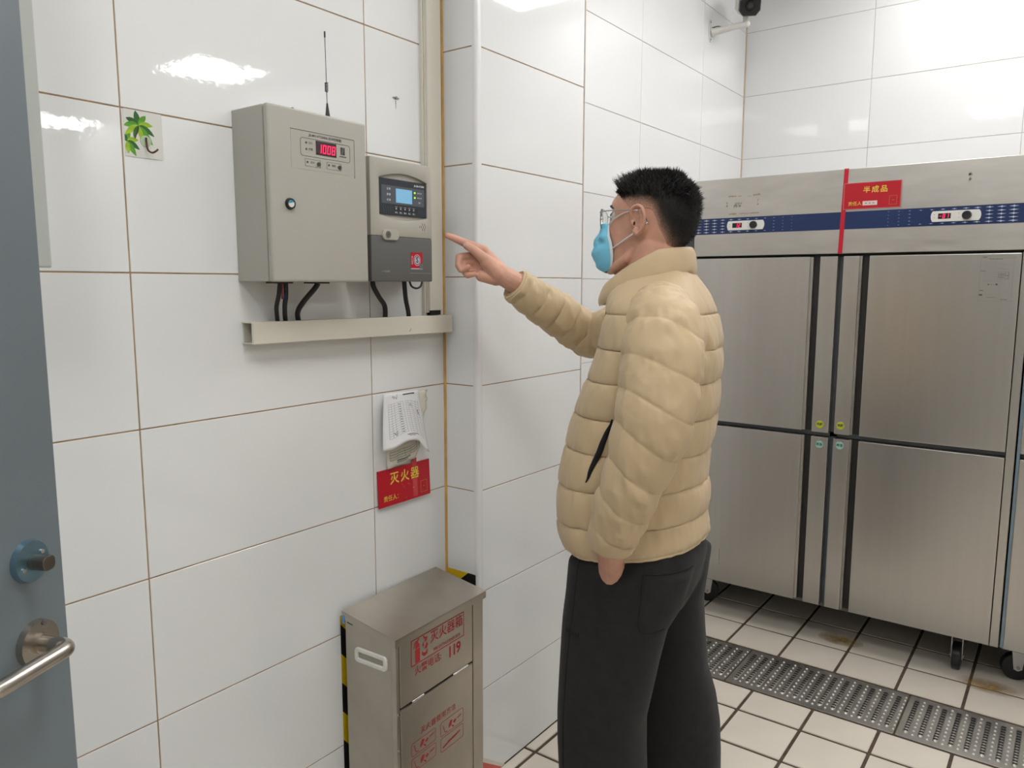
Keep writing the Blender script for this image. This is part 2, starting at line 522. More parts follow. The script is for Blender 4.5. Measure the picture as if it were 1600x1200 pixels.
# ------------------------------------------------------------------ floor drain grates
def make_grate(y1, y0, label):
    g = empty('drain_grate', ((DR0 + DR1) / 2, (y0 + y1) / 2, -0.002), label, 'drain grate', 'stainless grates over the floor channel')
    x0, x1 = DR0 + 0.004, DR1 - 0.012
    build(MB().box(x0, x1, y0 + 0.002, y1 - 0.002, -0.0022, 0.001), 'plate', M_STEEL_D, g, bevel=0.0006, bseg=1)
    n = max(1, round((y1 - y0 - 0.02) / 0.0425))
    fr = Fr((0, 0, 0.001), (1, 0, 0), (0, 1, 0))
    dots, slots = MB(), MB()
    rib_me = None
    pitch = (y1 - y0 - 0.012) / n
    for i in range(n):
        yc = y1 - 0.006 - (i + 0.5) * pitch
        rib = MB()
        xa, xb = x0 + 0.035, x1 - 0.035
        R = []
        for k in range(0, 7):
            t = math.pi * k / 6
            R.append([Vector((xa if e == 0 else xb, yc - 0.0085 * math.cos(t), 0.0008 + 0.0042 * math.sin(t))) for e in (0, 1)])
        prof = [(-0.0085 * math.cos(math.pi * k / 6), 0.0042 * math.sin(math.pi * k / 6)) for k in range(7)]
        rings = []
        for e, sc_ in ((xa - 0.006, 0.15), (xa - 0.003, 0.7), (xa + 0.002, 1.0), (xb - 0.002, 1.0), (xb + 0.003, 0.7), (xb + 0.006, 0.15)):
            rings.append([(e, yc + p * sc_, 0.0008 + q * sc_) for p, q in prof])
        rib.loft(rings)
        build(rib, 'rib', mat('rib_steel', (0.50, 0.485, 0.46), 0.36, 1.0, var=0.1, vscale=20), g, smooth=True, angle=60)
        for k in range(13):
            xx = xa + (xb - xa) * (k + 0.5) / 13
            slots.box(xx - 0.0035, xx + 0.0035, yc - 0.0062, yc + 0.0062, 0.0040, 0.0054)
        yd = yc - pitch / 2
        for k in range(10):
            xx = x0 + 0.028 + (x1 - x0 - 0.056) * k / 9
            dots.ball((xx, yd, 0.0012), (0.0040, 0.0040, 0.0042), 8, 5)
    o = build(dots, 'anti_slip_studs', mat('polished_stud', (0.92, 0.92, 0.90), 0.28, 0.6), g, smooth=True); o['kind'] = 'stuff'
    o = build(slots, 'slot_holes', M_DARK, g); o['kind'] = 'stuff'
make_grate(1.42, 0.966, 'stainless drain grate at the pillar end, partly behind the person')
make_grate(0.964, 0.388, 'middle stainless drain grate, whole width in view in front of the fridge')
make_grate(0.386, -0.190, 'stainless drain grate cut by the right edge of the picture')
make_grate(-0.192, -0.77, 'stainless drain grate outside the right edge')
ch = struct('trim_3', MB().box(DR1 - 0.012, DR1 - 0.003, -2.0, YF, -0.002, 0.0012), M_FGROUT)

# ------------------------------------------------------------------ ceiling lights
def ceiling_light(x, y, label, m=M_EMIT):
    e = empty('ceiling_light', (x, y, CEIL), label, 'ceiling light', 'square ceiling panel lights')
    fr = Fr((x, y, CEIL), (1, 0, 0), (0, -1, 0))
    build(MB().frame(fr, -0.305, -0.305, 0.305, 0.305, 0.014, -0.001, 0.010), 'frame', M_TRIM, e)
    build(MB().rect(fr, -0.291, -0.291, 0.291, 0.291, -0.001, 0.006), 'diffuser', m, e)
LIGHTS = [(3.39, 0.26, 'square ceiling light nearest the pillar, above the fridge'),
          (3.36, -2.29, 'square ceiling light reflected above the grey control cabinet'),
          (3.51, -5.08, 'square ceiling light reflected faintly beside the steel door'),
          (2.31, 0.60, 'square ceiling light reflected at the top of the back wall'),
          (-0.41, 0.63, 'square ceiling light above the doorway, reflected over the fridge'),
          (0.9, -2.29, 'unseen square ceiling light added in the middle of the room behind the photographer'),  # unseen lamp, added to fill the room with light
          (0.9, -4.9, 'unseen square ceiling light added at the far end behind the photographer'),  # another lamp out of view, added to match the light level
          (-1.7, -2.29, 'unseen square ceiling light added near the entry wall'),  # guessed lamp out of view, added for overall brightness
          (0.75, 0.06, 'unseen square ceiling light added over the photographer, close to the control cabinet')]  # added lamp, placed to brighten the upper left wall and the jacket
for x, y, lb in LIGHTS:
    ceiling_light(x, y, lb, M_EMIT_DIM if x > 2 and y > 0 else M_EMIT)

# ------------------------------------------------------------------ wall-mounted things, left wall
FW = Fr((0, YL, 0), (1, 0, 0), (0, 0, 1))       # u = x, v = z, w = distance out of the left wall

# grey control cabinet -------------------------------------------------
CX0, CX1, CZ0, CZ1, CD = 0.972, 1.232, 1.474, 1.824, 0.120
e = empty('control_cabinet', ((CX0 + CX1) / 2, YL, CZ0), 'beige-grey steel control cabinet with a red 1008 display', 'cabinet')
build(MB().rect(FW, CX0, CZ0, CX1, CZ1, 0.0, CD - 0.016), 'body', M_GREYBOX, e, bevel=0.002)
dmb = MB().rect(FW, CX0 - 0.001, CZ0 - 0.001, CX1 + 0.001, CZ1 + 0.001, CD - 0.0145, CD)
door = build(dmb, 'door', M_GREYBOX, e, bevel=0.006, bseg=4, smooth=True)
# framed label field on the door
lx0, lx1, lz0, lz1 = 1.026, 1.196, 1.706, 1.783
build(MB().rect(FW, lx0, lz0, lx1, lz1, CD - 0.0003, CD + 0.0004), 'label_plate', M_GREYBOX, door)
pr = MB()
pr.rect(FW, lx0, lz1, lx1, lz1 + 0.0012, CD, CD + 0.0006)
pr.rect(FW, lx1, lz0 - 0.004, lx1 + 0.001, lz1, CD, CD + 0.0006)
ob = rrect(1.050, 1.733, 1.184, 1.770, 0.006); ib = rrect(1.0508, 1.7338, 1.1832, 1.7692, 0.0054)
pr.ringp(FW, ob, ib, CD, CD + 0.0007)
for (a, b, c, d) in ((1.061, 1.713, 1.101, 1.728), (1.118, 1.713, 1.158, 1.728)):
    pr.ringp(FW, rrect(a, b, c, d, 0.001), rrect(a + .0005, b + .0005, c - .0005, d - .0005, 0.0008), CD, CD + 0.0007)
for (uu, vv) in ((1.065, 1.7605), (1.065, 1.7475), (1.067, 1.7215), (1.124, 1.7215)):
    pr.disc(FW, uu, vv, 0.0022, CD, CD + 0.0010, 12)
for (uu, vv) in ((1.096, 1.7200), (1.153, 1.7200)):
    pr.disc(FW, uu, vv, 0.0042, CD, CD + 0.003, 16)
pr = merge(pr, text_mb('运行', FW, 1.076, 1.7605, 0.0056, CD + 0.0007), text_mb('故障', FW, 1.076, 1.7475, 0.0056, CD + 0.0007, bold=0.01),
           text_mb('启动', FW, 1.080, 1.7215, 0.0056, CD + 0.0007), text_mb('自检', FW, 1.137, 1.7215, 0.0056, CD + 0.0007, bold=0.01))
build(pr, 'label_print', M_PRINT, door)
build(text_mb('JB-MH-AT2040A 自动控制器', FW, 1.116, 1.7765, 0.0072, CD + 0.0007, bold=0.01), 'lettering', M_PRINT, door)
lg = MB()
lg.prism(FW, [(1.1570, 1.7635), (1.1645, 1.7635), (1.1600, 1.7475), (1.1570, 1.7475)], CD, CD + 0.0008)
lg.prism(FW, [(1.1660, 1.7635), (1.1690, 1.7635), (1.1690, 1.7475), (1.1610, 1.7475)], CD, CD + 0.0008)
lg.rect(FW, 1.154, 1.7430, 1.173, 1.7450, CD, CD + 0.0008)
build(lg, 'logo', M_PRINT, door)
dsp = build(MB().rect(FW, 1.090, 1.7395, 1.145, 1.7680, CD - 0.001, CD + 0.0010), 'display', M_DISPLAY, door)
build(seg7(MB(), FW, '1008', 1.0945, 1.7435, 0.0185, gap=1.33, w0=CD + 0.001, w1=CD + 0.0016), 'digits', M_LEDRED, dsp)
# cam lock
lk = build(MB().disc(FW, 1.019, 1.632, 0.0125, CD - 0.002, CD + 0.005, 28, 0.0110), 'lock', M_BLACK, door, smooth=True)
build(MB().disc(FW, 1.019, 1.632, 0.0072, CD + 0.004, CD + 0.0055, 24), 'lock_plug', M_WHITEPL, lk)
build(MB().prism(FW, [(1.019 + 0.007 * math.cos(t), 1.632 + 0.007 * math.sin(t)) for t in np.linspace(0.5, math.pi - 0.1, 9)], CD + 0.005, CD + 0.0062), 'blue_film', mat('cyan_film', (0.02, 0.28, 0.42), 0.3), lk)
# wire loop on top, cable glands below
build(MB().tube([(1.064 + 0.007 * math.cos(t), 1.36, CZ1 + 0.002 + 0.009 * math.sin(t)) for t in np.linspace(-0.2, math.pi * 0.85, 10)], 0.0009, 6), 'wire_loop', M_BLACK, e, smooth=True)
for uu in (1.035, 1.135):
    build(MB().box(uu - 0.02, uu + 0.02, YL - 0.075, YL - 0.035, CZ0 - 0.004, CZ0 + 0.001), 'cable_gland', M_BLACK, e)

# antenna ---------------------------------------------------------------
ax, ay = 1.149, 1.350
e = empty('antenna', (ax, ay, CZ1), 'thin black whip antenna with a coil, standing on the cabinet', 'antenna')
build(MB().tube([(ax, ay, CZ1), (ax, ay, CZ1 + 0.003), (ax, ay, CZ1 + 0.012), (ax - .0005, ay, CZ1 + 0.034)], [0.0062, 0.0060, 0.0045, 0.0018], 14), 'base', M_BLACK, e, smooth=True)
build(MB().tube([(ax - .0005, ay, CZ1 + 0.030), (ax - .001, ay, CZ1 + 0.060)], 0.0009, 6), 'lower_rod', M_BLACK, e, smooth=True)
build(MB().tube([(ax - .001 + 0.0030 * math.cos(t), ay + 0.0030 * math.sin(t), CZ1 + 0.058 + 0.019 * t / (14 * math.pi)) for t in np.linspace(0, 14 * math.pi, 120)], 0.0010, 5), 'coil', M_BLACK, e, smooth=True)
build(MB().tube([(ax - .001, ay, CZ1 + 0.075), (ax - .002, ay, CZ1 + 0.172)], 0.0008, 6), 'upper_rod', M_BLACK, e, smooth=True)
build(MB().tube([(ax - .002, ay, CZ1 + 0.170), (ax - .002, ay, CZ1 + 0.182)], 0.0018, 8), 'tip', M_BLACK, e, smooth=True)

# fire alarm controller ---------------------------------------------------
KX0, KX1, KZ0, KZ1, KD = 1.264, 1.475, 1.4755, 1.763, 0.096
SPLIT = 1.583
e = empty('alarm_controller', ((KX0 + KX1) / 2, YL, KZ0), 'two-tone beige and dark grey controller with a small blue screen', 'controller')
build(MB().rect(FW, KX0 + 0.003, KZ0 + 0.003, KX1 - 0.003, KZ1 - 0.003, 0.0, KD - 0.03), 'back_box', M_CTRL_D, e, bevel=0.002)
up = MB()
sx0, sx1, sz0, sz1 = 1.2935, 1.4585, 1.6335, 1.7190
# upper cover with an opening: ring between outer outline and a bowed opening
def bowed(u0, v0, u1, v1, bt, bb, n=14):
    P = [(u0 + (u1 - u0) * k / n, v0 - bb * math.sin(math.pi * k / n)) for k in range(n + 1)]
    P += [(u1 - (u1 - u0) * k / n, v1 + bt * math.sin(math.pi * k / n)) for k in range(n + 1)]
    return P
nn = 14
inner = bowed(sx0, sz0, sx1, sz1, 0.014, 0.012, nn)
outer = [(KX0 + (KX1 - KX0) * k / nn, SPLIT) for k in range(nn + 1)] + [(KX1 - (KX1 - KX0) * k / nn, KZ1) for k in range(nn + 1)]
up.ringp(FW, outer, inner, KD - 0.03, KD)
cover = build(up, 'upper_cover', M_CTRL, e, bevel=0.003, bseg=2, smooth=True)
build(MB().prism(FW, inner, KD - 0.016, KD - 0.007), 'recess_floor', M_CTRL, cover)
low = build(MB().rect(FW, KX0, KZ0, KX1, SPLIT, KD - 0.03, KD), 'lower_cover', M_CTRL_D, e, bevel=0.004, bseg=3, smooth=True)
scr = build(MB().rect(FW, sx0 + 0.001, sz0 + 0.0005, sx1 - 0.001, sz1 - 0.0005, KD - 0.008, KD - 0.0035, 0.002), 'screen_panel', M_SCREEN, e)
ws = KD - 0.0035
build(MB().rect(FW, 1.3035, 1.6600, 1.4500, 1.7030, ws - 0.001, ws + 0.0003), 'indicator_field', M_SCREEN2, scr)
build(MB().rect(FW, 1.3510, 1.6645, 1.4065, 1.6975, ws, ws + 0.0008), 'lcd', M_LCD, scr)
for zz in (1.6925, 1.6810):
    build(MB().disc(FW, 1.4160, zz, 0.0022, ws, ws + 0.0015, 12), 'green_led', M_LEDGRN, scr)
tx = MB()
for i, row in enumerate(('正 常', '报 警', '故 障')):
    tx = merge(tx, text_mb(row, FW, 1.327, 1.6945 - i * 0.0130, 0.0055, ws + 0.0006, bold=0.01))
for i, row in enumerate(('主电工作', '备电工作', '通讯')):
    tx = merge(tx, text_mb(row, FW, 1.4330, 1.6925 - i * 0.0115, 0.0042, ws + 0.0006))
tx = merge(tx, text_mb('JB-QB-AT2000', FW, 1.4320, 1.7095, 0.0058, ws + 0.0006, bold=0.02))
for i in range(5):
    bu = 1.3520 + i * 0.0150
    tx.prism(FW, [(bu - 0.0018, 1.6478), (bu + 0.0022, 1.6500), (bu - 0.0018, 1.6522)], ws, ws + 0.0006)
    tx.rect(FW, bu - 0.0045, 1.6540, bu + 0.0045, 1.6545, ws, ws + 0.0006)
    tx = merge(tx, text_mb('确认', FW, bu, 1.6405, 0.0045, ws + 0.0006))
build(tx, 'screen_print', M_WPRINT, scr)
for i in range(5):
    bu = 1.3520 + i * 0.0150
    build(MB().disc(FW, bu, 1.6500, 0.0052, ws - 0.0005, ws + 0.0004, 16), 'button', M_BLACK, scr)
gl, gl2 = MB(), MB()
for i in range(5):
    gl.prism(FW, [(1.306 + i * .0075, 1.6540), (1.3075 + i * .0075, 1.6540), (1.3125 + i * .0075, 1.6420), (1.311 + i * .0075, 1.6420)], ws, ws + 0.0004)
    gl2.prism(FW, [(1.427 + i * .0055, 1.6520), (1.428 + i * .0055, 1.6520), (1.432 + i * .0055, 1.6410), (1.431 + i * .0055, 1.6410)], ws, ws + 0.0004)
for g_ in (gl, gl2):
    o = build(g_, 'speaker_grille', M_SCREEN2, scr); o['kind'] = 'stuff'
sp = MB()
for (du, dv) in ((0, 0.006), (0, -0.006), (-0.010, 0), (0.010, 0), (0.0075, 0.006), (0.0075, -0.006), (-0.0045, 0), (0.003, 0)):
    sp.rect(FW, 1.439 + du, 1.611 + dv - 0.0028, 1.4402 + du, 1.611 + dv + 0.0028, KD - 0.0005, KD + 0.0003)
build(sp, 'sounder_slots', M_DARK, cover)
lt = build(MB().rect(FW, 1.299, 1.5735, 1.352, 1.5990, KD - 0.004, KD + 0.0045, 0.011, 8), 'latch', M_CTRL, e, bevel=0.0015)
lr = build(MB().disc(FW, 1.3155, 1.5865, 0.0080, KD + 0.004, KD + 0.0062, 24), 'lock', M_NICKEL, lt)
build(MB().disc(FW, 1.3155, 1.5865, 0.0056, KD + 0.006, KD + 0.0070, 20), 'lock_plug', M_CTRL_D, lt)
build(MB().rect(FW, 1.3145, 1.5830, 1.3165, 1.5900, KD + 0.0069, KD + 0.0073), 'keyhole', M_DARK, lt)
stk = build(MB().rect(FW, 1.396, 1.5075, 1.4375, 1.5475, KD, KD + 0.0004), 'red_sticker', M_RED, low)
rg = MB()
cir = lambda r: [(1.4180 + r * math.cos(2 * math.pi * k / 32), 1.5285 + r * 1.12 * math.sin(2 * math.pi * k / 32)) for k in range(32)]
rg.ringp(FW, cir(0.0125), cir(0.0110), KD + 0.0004, KD + 0.0007)
rg.prism(FW, cir(0.0088), KD + 0.0004, KD + 0.0006)
rg.rect(FW, 1.396, 1.5060, 1.4375, 1.5085, KD, KD + 0.0006)
build(rg, 'emblem_ring', mat('pale_blue_print', (0.45, 0.52, 0.60), 0.4), stk)
build(text_mb('S', FW, 1.4180, 1.5285, 0.0190, KD + 0.0009, bold=0.03), 'emblem_letter', mat('navy_print', (0.03, 0.05, 0.10), 0.4), stk)
build(MB().rect(FW, 1.4255, 1.5075, 1.4385, 1.5205, KD + 0.0004, KD + 0.0008), 'grey_square', mat('grey_square_print', (0.13, 0.15, 0.15), 0.5), stk)
vt = Fr(FW.p(1.4005, 1.528, 0), (0, 0, 1), (-1, 0, 0))
build(text_mb('消防产品', vt, 0, 0, 0.0055, KD + 0.0007), 'sticker_lettering', M_WPRINT, stk)
build(text_mb('▷ 产品说明', FW, 1.310, 1.4995, 0.0050, KD + 0.0004), 'faint_lettering', M_GREYBOX, low)
build(MB().rect(FW, 1.392, 1.4960, 1.468, 1.4966, KD, KD + 0.0006), 'moulded_line', M_CTRL, low)

# white card between controller and trunking
c = build(MB().rect(FW, 1.474, 1.5760, 1.5060, 1.6700, 0.058, 0.0595), 'blank_card', M_PAPER)
tag(c, 'narrow blank white card sticking out behind the controller', 'card')

# vertical trunking --------------------------------------------------------
e = empty('vertical_trunking', (1.572, YL, 1.392), 'cream vertical cable trunking running up beside the pillar', 'trunking')
build(MB().rect(FW, 1.5435, 1.392, 1.602, CEIL, 0.0, 0.012), 'channel', M_CREAM, e, bevel=0.0008, bseg=1)
build(MB().rect(FW, 1.5465, 1.398, 1.5995, CEIL, 0.011, 0.0205), 'lid', M_CREAM, e, bevel=0.002)
build(MB().rect(FW, 1.553, 1.386, 1.594, 1.400, 0.004, 0.016), 'open_end', M_DARK, e)
o = build(MB().rect(FW, 1.5375, 1.378, 1.5425, CEIL, 0.0, 0.010), 'cable_cover', M_CREAM, e, bevel=0.0008, bseg=1)

# horizontal trunking --------------------------------------------------------
e = empty('horizontal_trunking', (1.29, YL, 1.34), 'cream horizontal cable trunking under the cabinet, open at its left end', 'trunking')
ft = Fr((0.975, YL, 1.342), (1, 0, -0.006), (0.006, 0, 1))
LT = 0.641
def csec(t0):  # C section, u along depth (w), v up
    return [(0, 0), (0.037, 0), (0.037, 0.046), (0, 0.046), (0, 0.046 - t0), (0.037 - t0, 0.046 - t0), (0.037 - t0, t0), (0, t0)]
R0 = [ft.p(0, v, u) for u, v in csec(0.0022)]
R1 = [ft.p(LT, v, u) for u, v in csec(0.0022)]
build(MB().loft([R0, R1]), 'channel', M_CREAM, e)
build(MB().rect(ft, 0.001, -0.0008, LT, 0.0465, 0.0345, 0.0395), 'lid', M_CREAM, e, bevel=0.0016, bseg=2)
build(MB().rect(ft, LT - 0.0005, 0.001, LT + 0.001, 0.045, 0.001, 0.0385), 'end_cap', M_CREAM, e)
build(MB().rect(ft, 0.003, 0.003, LT - 0.003, 0.043, 0.0, 0.002), 'back_plate', M_CREAM, e)
build(MB().prism(ft, [(0.470, 0.0075), (0.471, 0.0070), (0.4775, 0.0150), (0.4768, 0.0155)], 0.0394, 0.0399), 'pencil_mark', M_PRINT, e)

# cables -----------------------------------------------------------------------
def cable(pts, r, label, m=M_RUB, name='cable'):
    P = [FW.p(*p) for p in crom(pts, 8)]
    o = build(MB().tube(P, r, 10), name, m, smooth=True)
    tag(o, label, 'cable', 'black cables between the boxes and the trunking')
    return o
cable([(1.0320, CZ0 - 0.004, 0.060), (1.031, 1.445, 0.056), (1.036, 1.42, 0.040), (1.050, 1.395, 0.022), (1.058, 1.372, 0.014)], 0.0048, 'left one of the two black cables hanging side by side under the cabinet')
cable([(1.0440, CZ0 - 0.004, 0.064), (1.045, 1.445, 0.062), (1.053, 1.42, 0.046), (1.068, 1.395, 0.026), (1.080, 1.372, 0.014)], 0.0052, 'right one of the two black cables hanging side by side under the cabinet')
cable([(1.0338, CZ0 - 0.003, 0.066), (1.0345, 1.455, 0.064), (1.038, 1.437, 0.058)], 0.0017, 'thin red wire at the top of the paired black cables', M_REDWIRE, 'wire')
cable([(1.0430, CZ0 - 0.003, 0.066), (1.0415, 1.455, 0.066), (1.041, 1.437, 0.060)], 0.0017, 'thin blue wire at the top of the paired black cables', M_BLUEWIRE, 'wire')
cable([(1.138, CZ0 - 0.003, 0.056), (1.132, 1.458, 0.050), (1.114, 1.430, 0.034), (1.107, 1.405, 0.020), (1.116, 1.372, 0.014)], 0.0060, 'black cable bending left from the middle of the cabinet bottom')
cable([(1.318, KZ0 + 0.006, 0.040), (1.324, 1.462, 0.038), (1.350, 1.436, 0.030), (1.378, 1.412, 0.020), (1.384, 1.372, 0.014)], 0.0062, 'black cable leaving the left bottom corner of the two-tone controller')
cable([(1.428, KZ0 + 0.006, 0.040), (1.432, 1.458, 0.038), (1.444, 1.428, 0.030), (1.462, 1.398, 0.020), (1.472, 1.368, 0.014)], 0.0060, 'black cable leaving the right bottom corner of the two-tone controller')
cable([(1.440, KZ0 + 0.006, 0.046), (1.449, 1.464, 0.046), (1.470, 1.4585, 0.044), (1.490, 1.4645, 0.040), (1.501, 1.480, 0.034), (1.503, 1.500, 0.026)], 0.0026, 'thin black cable looping under the right corner of the two-tone controller')

# palm hook card -----------------------------------------------------------------
e = empty('adhesive_hook', (0.783, YL, 1.703), 'clear square adhesive hook card printed with green palm leaves', 'hook')
card = build(MB().rect(FW, 0.7455, 1.7035, 0.8195, 1.7885, 0.0003, 0.0012, 0.003), 'card', M_CLEAR, e)
def palm(cu, cv, scale, leaves, mats, clip=0.7462):
    groups = {}
    for i, (ang, ln, wd) in enumerate(leaves):
        mm = mats[i % len(mats)]
        t0 = math.radians(ang)
        dx, dy = math.cos(t0), math.sin(t0)
        A, B = [], []
        for k in range(7):
            t = k / 6
            drp = -0.35 * t * t * ln * scale * abs(dx)
            x = cu + dx * ln * scale * t; y = cv + dy * ln * scale * t + drp
            hw = wd * scale * math.sin(math.pi * min(1, t * 0.95 + 0.03)) ** 0.8
            A.append((max(clip, x - dy * hw), y + dx * hw)); B.append((max(clip, x + dy * hw), y - dx * hw))
        groups.setdefault(mm.name, []).append((A, B, mm, i))
    for nm, lst in groups.items():
        for A, B, mm, i in lst:
            mb = MB()
            V = [FW.p(u, v, 0.0013 + 0.00004 * i) for u, v in A + B]
            mb.add(V, [(j, 7 + j, 8 + j, j + 1) for j in range(6)])
            build(mb, 'printed_leaf', mm, e)
palm(0.7735, 1.7610, 0.030, [(100, .95, .19), (60, .95, .18), (25, 1.0, .18), (-10, 1.0, .18), (-42, 1.15, .17), (-75, 1.1, .16), (140, 1.0, .18), (165, 1.0, .18), (200, .95, .18), (240, .7, .15)], [M_LEAF2, M_LEAF, M_LEAF3])
palm(0.7500, 1.7300, 0.026, [(80, .9, .2), (30, .95, .2), (-10, .9, .2), (-50, .95, .2), (-85, .8, .18), (120, .7, .2)], [M_LEAF, M_LEAF3, M_LEAF2])
build(MB().prism(FW, [(0.7725, 1.7600), (0.7745, 1.7600), (0.7665, 1.7370), (0.7640, 1.7370)], 0.0012, 0.0020), 'printed_trunk', M_TRUNK, e)
build(MB().disc(FW, 0.7855, 1.7345, 0.0105, 0.001, 0.0022, 24), 'hook_disc', mat('hook_disc_clear', (0.42, 0.52, 0.36), 0.2), e)
hk = [FW.p(*p) for p in crom([(0.7855, 1.7410, 0.004), (0.7855, 1.7300, 0.005), (0.7860, 1.7180, 0.008), (0.7890, 1.7130, 0.016), (0.7930, 1.7155, 0.022), (0.7965, 1.7195, 0.024)], 6)]
build(MB().tube(hk, 0.0018, 8), 'hook', M_BRONZE, e, smooth=True)

# rusty wall plug
e = empty('wall_plug', (1.449, YL, 1.938), 'small grey wall plug with a rust streak above the controller', 'wall plug')
build(MB().disc(FW, 1.449, 1.938, 0.0035, 0.0, 0.004, 12), 'sleeve', mat('plug_grey', (0.25, 0.25, 0.24), 0.6), e)
for (a, b) in ((-0.010, -0.005), (0.005, 0.011)):
    build(MB().rect(FW, 1.449 + a, 1.9365, 1.449 + b, 1.9395, 0.0, 0.002, 0.0012, 3), 'wing', mat('plug_grey', (0.25, 0.25, 0.24)), e)
build(MB().prism(FW, [(1.4480, 1.932), (1.4500, 1.932), (1.4494, 1.911), (1.4488, 1.911)], 0.0, 0.0004), 'rust_streak', M_TRUNK, e)

# grey wall cabinet behind the door
e = empty('wall_cabinet', (0.40, YL, 1.496), 'pale grey-green steel wall cabinet half hidden behind the blue-grey door', 'cabinet')
M_WC = mat('pale_grey_green_paint', (0.42, 0.44, 0.41), 0.4, bump=0.04, bscale=200)
build(MB().rect(FW, 0.13, 1.496, 0.562, 2.30, 0.0, 0.084), 'body', M_WC, e, bevel=0.002)
build(MB().rect(FW, 0.128, 1.494, 0.5635, 2.302, 0.086, 0.101), 'door', M_WC, e, bevel=0.003)
build(MB().disc(FW, 0.20, 1.88, 0.012, 0.100, 0.108, 20), 'lock', M_BLACK, e)

# papers --------------------------------------------------------------------------
def sheet(name, label, m, pf, nu=14, nv=18, t=0.0004):
    mb = MB()
    G = [[pf(i / nu, j / nv) for i in range(nu + 1)] for j in range(nv + 1)]
    V = [p for r in G for p in r]; F = []
    for j in range(nv):
        for i in range(nu):
            a = j * (nu + 1) + i
            F.append((a, a + nu + 1, a + nu + 2, a + 1))
    mb.add(V, F)
    o = build(mb, name, m, smooth=True, angle=0)
    md = o.modifiers.new('thick', 'SOLIDIFY'); md.thickness = t; md.offset = 1
    tag(o, label, 'paper')
    return o
def strip(mb, pf, a, b, wd=0.004, n=10, w=0.0007):
    """thin line on a sheet from uv a to uv b"""
    du, dv = b[0] - a[0], b[1] - a[1]
    L = math.hypot(du, dv); nx, ny = -dv / L * wd, du / L * wd
    V = []
    for k in range(n + 1):
        t = k / n
        u, v = a[0] + du * t, a[1] + dv * t
        for sg in (-1, 1):
            p = pf(u + nx * sg, v + ny * sg)
            V.append(Vector(p) + Vector((0, -w, 0)))
    mb.add(V, [(2 * k, 2 * k + 2, 2 * k + 3, 2 * k + 1) for k in range(n)])
def lerp(a, b, t): return a + (b - a) * t
def pf2(u, v):   # cream sheet underneath, crumpled
    xl = lerp(1.400, 1.388, v); xr = lerp(1.542, 1.512, min(1, v * 1.25) ** 2)
    zt = lerp(1.185, 1.182, u); zb = lerp(0.985, 1.002, u)
    if u > 0.8: zb += (u - 0.8) * 0.12
    w = 0.0035 + 0.006 * v * (0.5 + 0.5 * math.sin(6.0 * v + 3 * u)) + 0.004 * math.sin(9 * u + 7 * v) ** 2
    if u > 0.75 and v < 0.35: w += 0.007 * math.sin(14 * u + 20 * v) ** 2
    return FW.p(lerp(xl, xr, u), lerp(zt, zb, v), w)
p2 = sheet('paper_sheet', 'yellowed crumpled form sheet underneath the white inspection form', M_PAPER2, pf2)
pm = MB()
for r in range(4):
    strip(pm, pf2, (0.08, 0.80 + r * 0.035), (0.86, 0.79 + r * 0.035), 0.0028, 10, 0.0012)
for cc in (0.08, 0.3, 0.5, 0.68, 0.86):
    strip(pm, pf2, (cc, 0.79), (cc, 0.905), 0.0028, 4, 0.0012)
strip(pm, pf2, (0.28, 0.935), (0.68, 0.93), 0.010, 8, 0.0012)
strip(pm, pf2, (0.28, 0.960), (0.60, 0.955), 0.006, 8, 0.0012)
build(pm, 'form_print', M_GREYPRINT, p2)
def pf1(u, v):   # white form curling outwards at the bottom
    xl = lerp(1.372, 1.352, v); xr = lerp(1.500, 1.530, v)
    zt = lerp(1.187, 1.186, u); zb = 1.043 - 0.004 * u + 0.018 * math.sin(math.pi * u) ** 2 * (1 if u > 0.3 else u / 0.3) - 0.030 * max(0, u - 0.72) / 0.28
    w = 0.016 + 0.014 * v ** 1.5 + 0.010 * v * math.sin(math.pi * u) + 0.004 * math.sin(5 * u) * v
    return FW.p(lerp(xl, xr, u), lerp(zt, zb, v), w)
p1 = sheet('paper_sheet', 'white inspection form with a printed table curling above the red sign', M_PAPER, pf1)
pm = MB()
for r in range(15):
    v = 0.20 + r * 0.044
    strip(pm, pf1, (0.12, v), (0.50, v - 0.012), 0.0018, 8)
    strip(pm, pf1, (0.56, v - 0.014), (0.92, v + 0.005), 0.0018, 8)
for cc in (0.12, 0.19, 0.26, 0.36, 0.42, 0.50):
    strip(pm, pf1, (cc, 0.19), (cc, 0.815), 0.0022, 10)
for cc in (0.56, 0.63, 0.74, 0.84, 0.92):
    strip(pm, pf1, (cc, 0.18), (cc, 0.815), 0.0022, 10)
build(pm, 'form_lines', M_GREYPRINT, p1)
pm = MB()
strip(pm, pf1, (0.52, 0.055), (0.86, 0.045), 0.012, 8)
strip(pm, pf1, (0.46, 0.870), (0.76, 0.850), 0.007, 8)
strip(pm, pf1, (0.50, 0.895), (0.66, 0.885), 0.005, 8)
for k in range(12):
    v = 0.225 + k * 0.05
    strip(pm, pf1, (0.375, v), (0.41, v + 0.012), 0.006, 2)
for a, b in (((0.24, 0.05), (0.27, 0.11)), ((0.27, 0.11), (0.30, 0.06)), ((0.31, 0.08), (0.33, 0.12)), ((0.36, 0.03), (0.34, 0.13)), ((0.22, 0.08), (0.25, 0.06)),
             ((0.68, 0.24), (0.66, 0.30)), ((0.70, 0.25), (0.71, 0.31)), ((0.86, 0.34), (0.90, 0.42)), ((0.88, 0.33), (0.87, 0.41)), ((0.20, 0.72), (0.24, 0.78)), ((0.22, 0.76), (0.28, 0.73)), ((0.24, 0.80), (0.28, 0.76))):
    strip(pm, pf1, a, b, 0.0045, 3)
build(pm, 'handwriting', M_PRINT, p1)
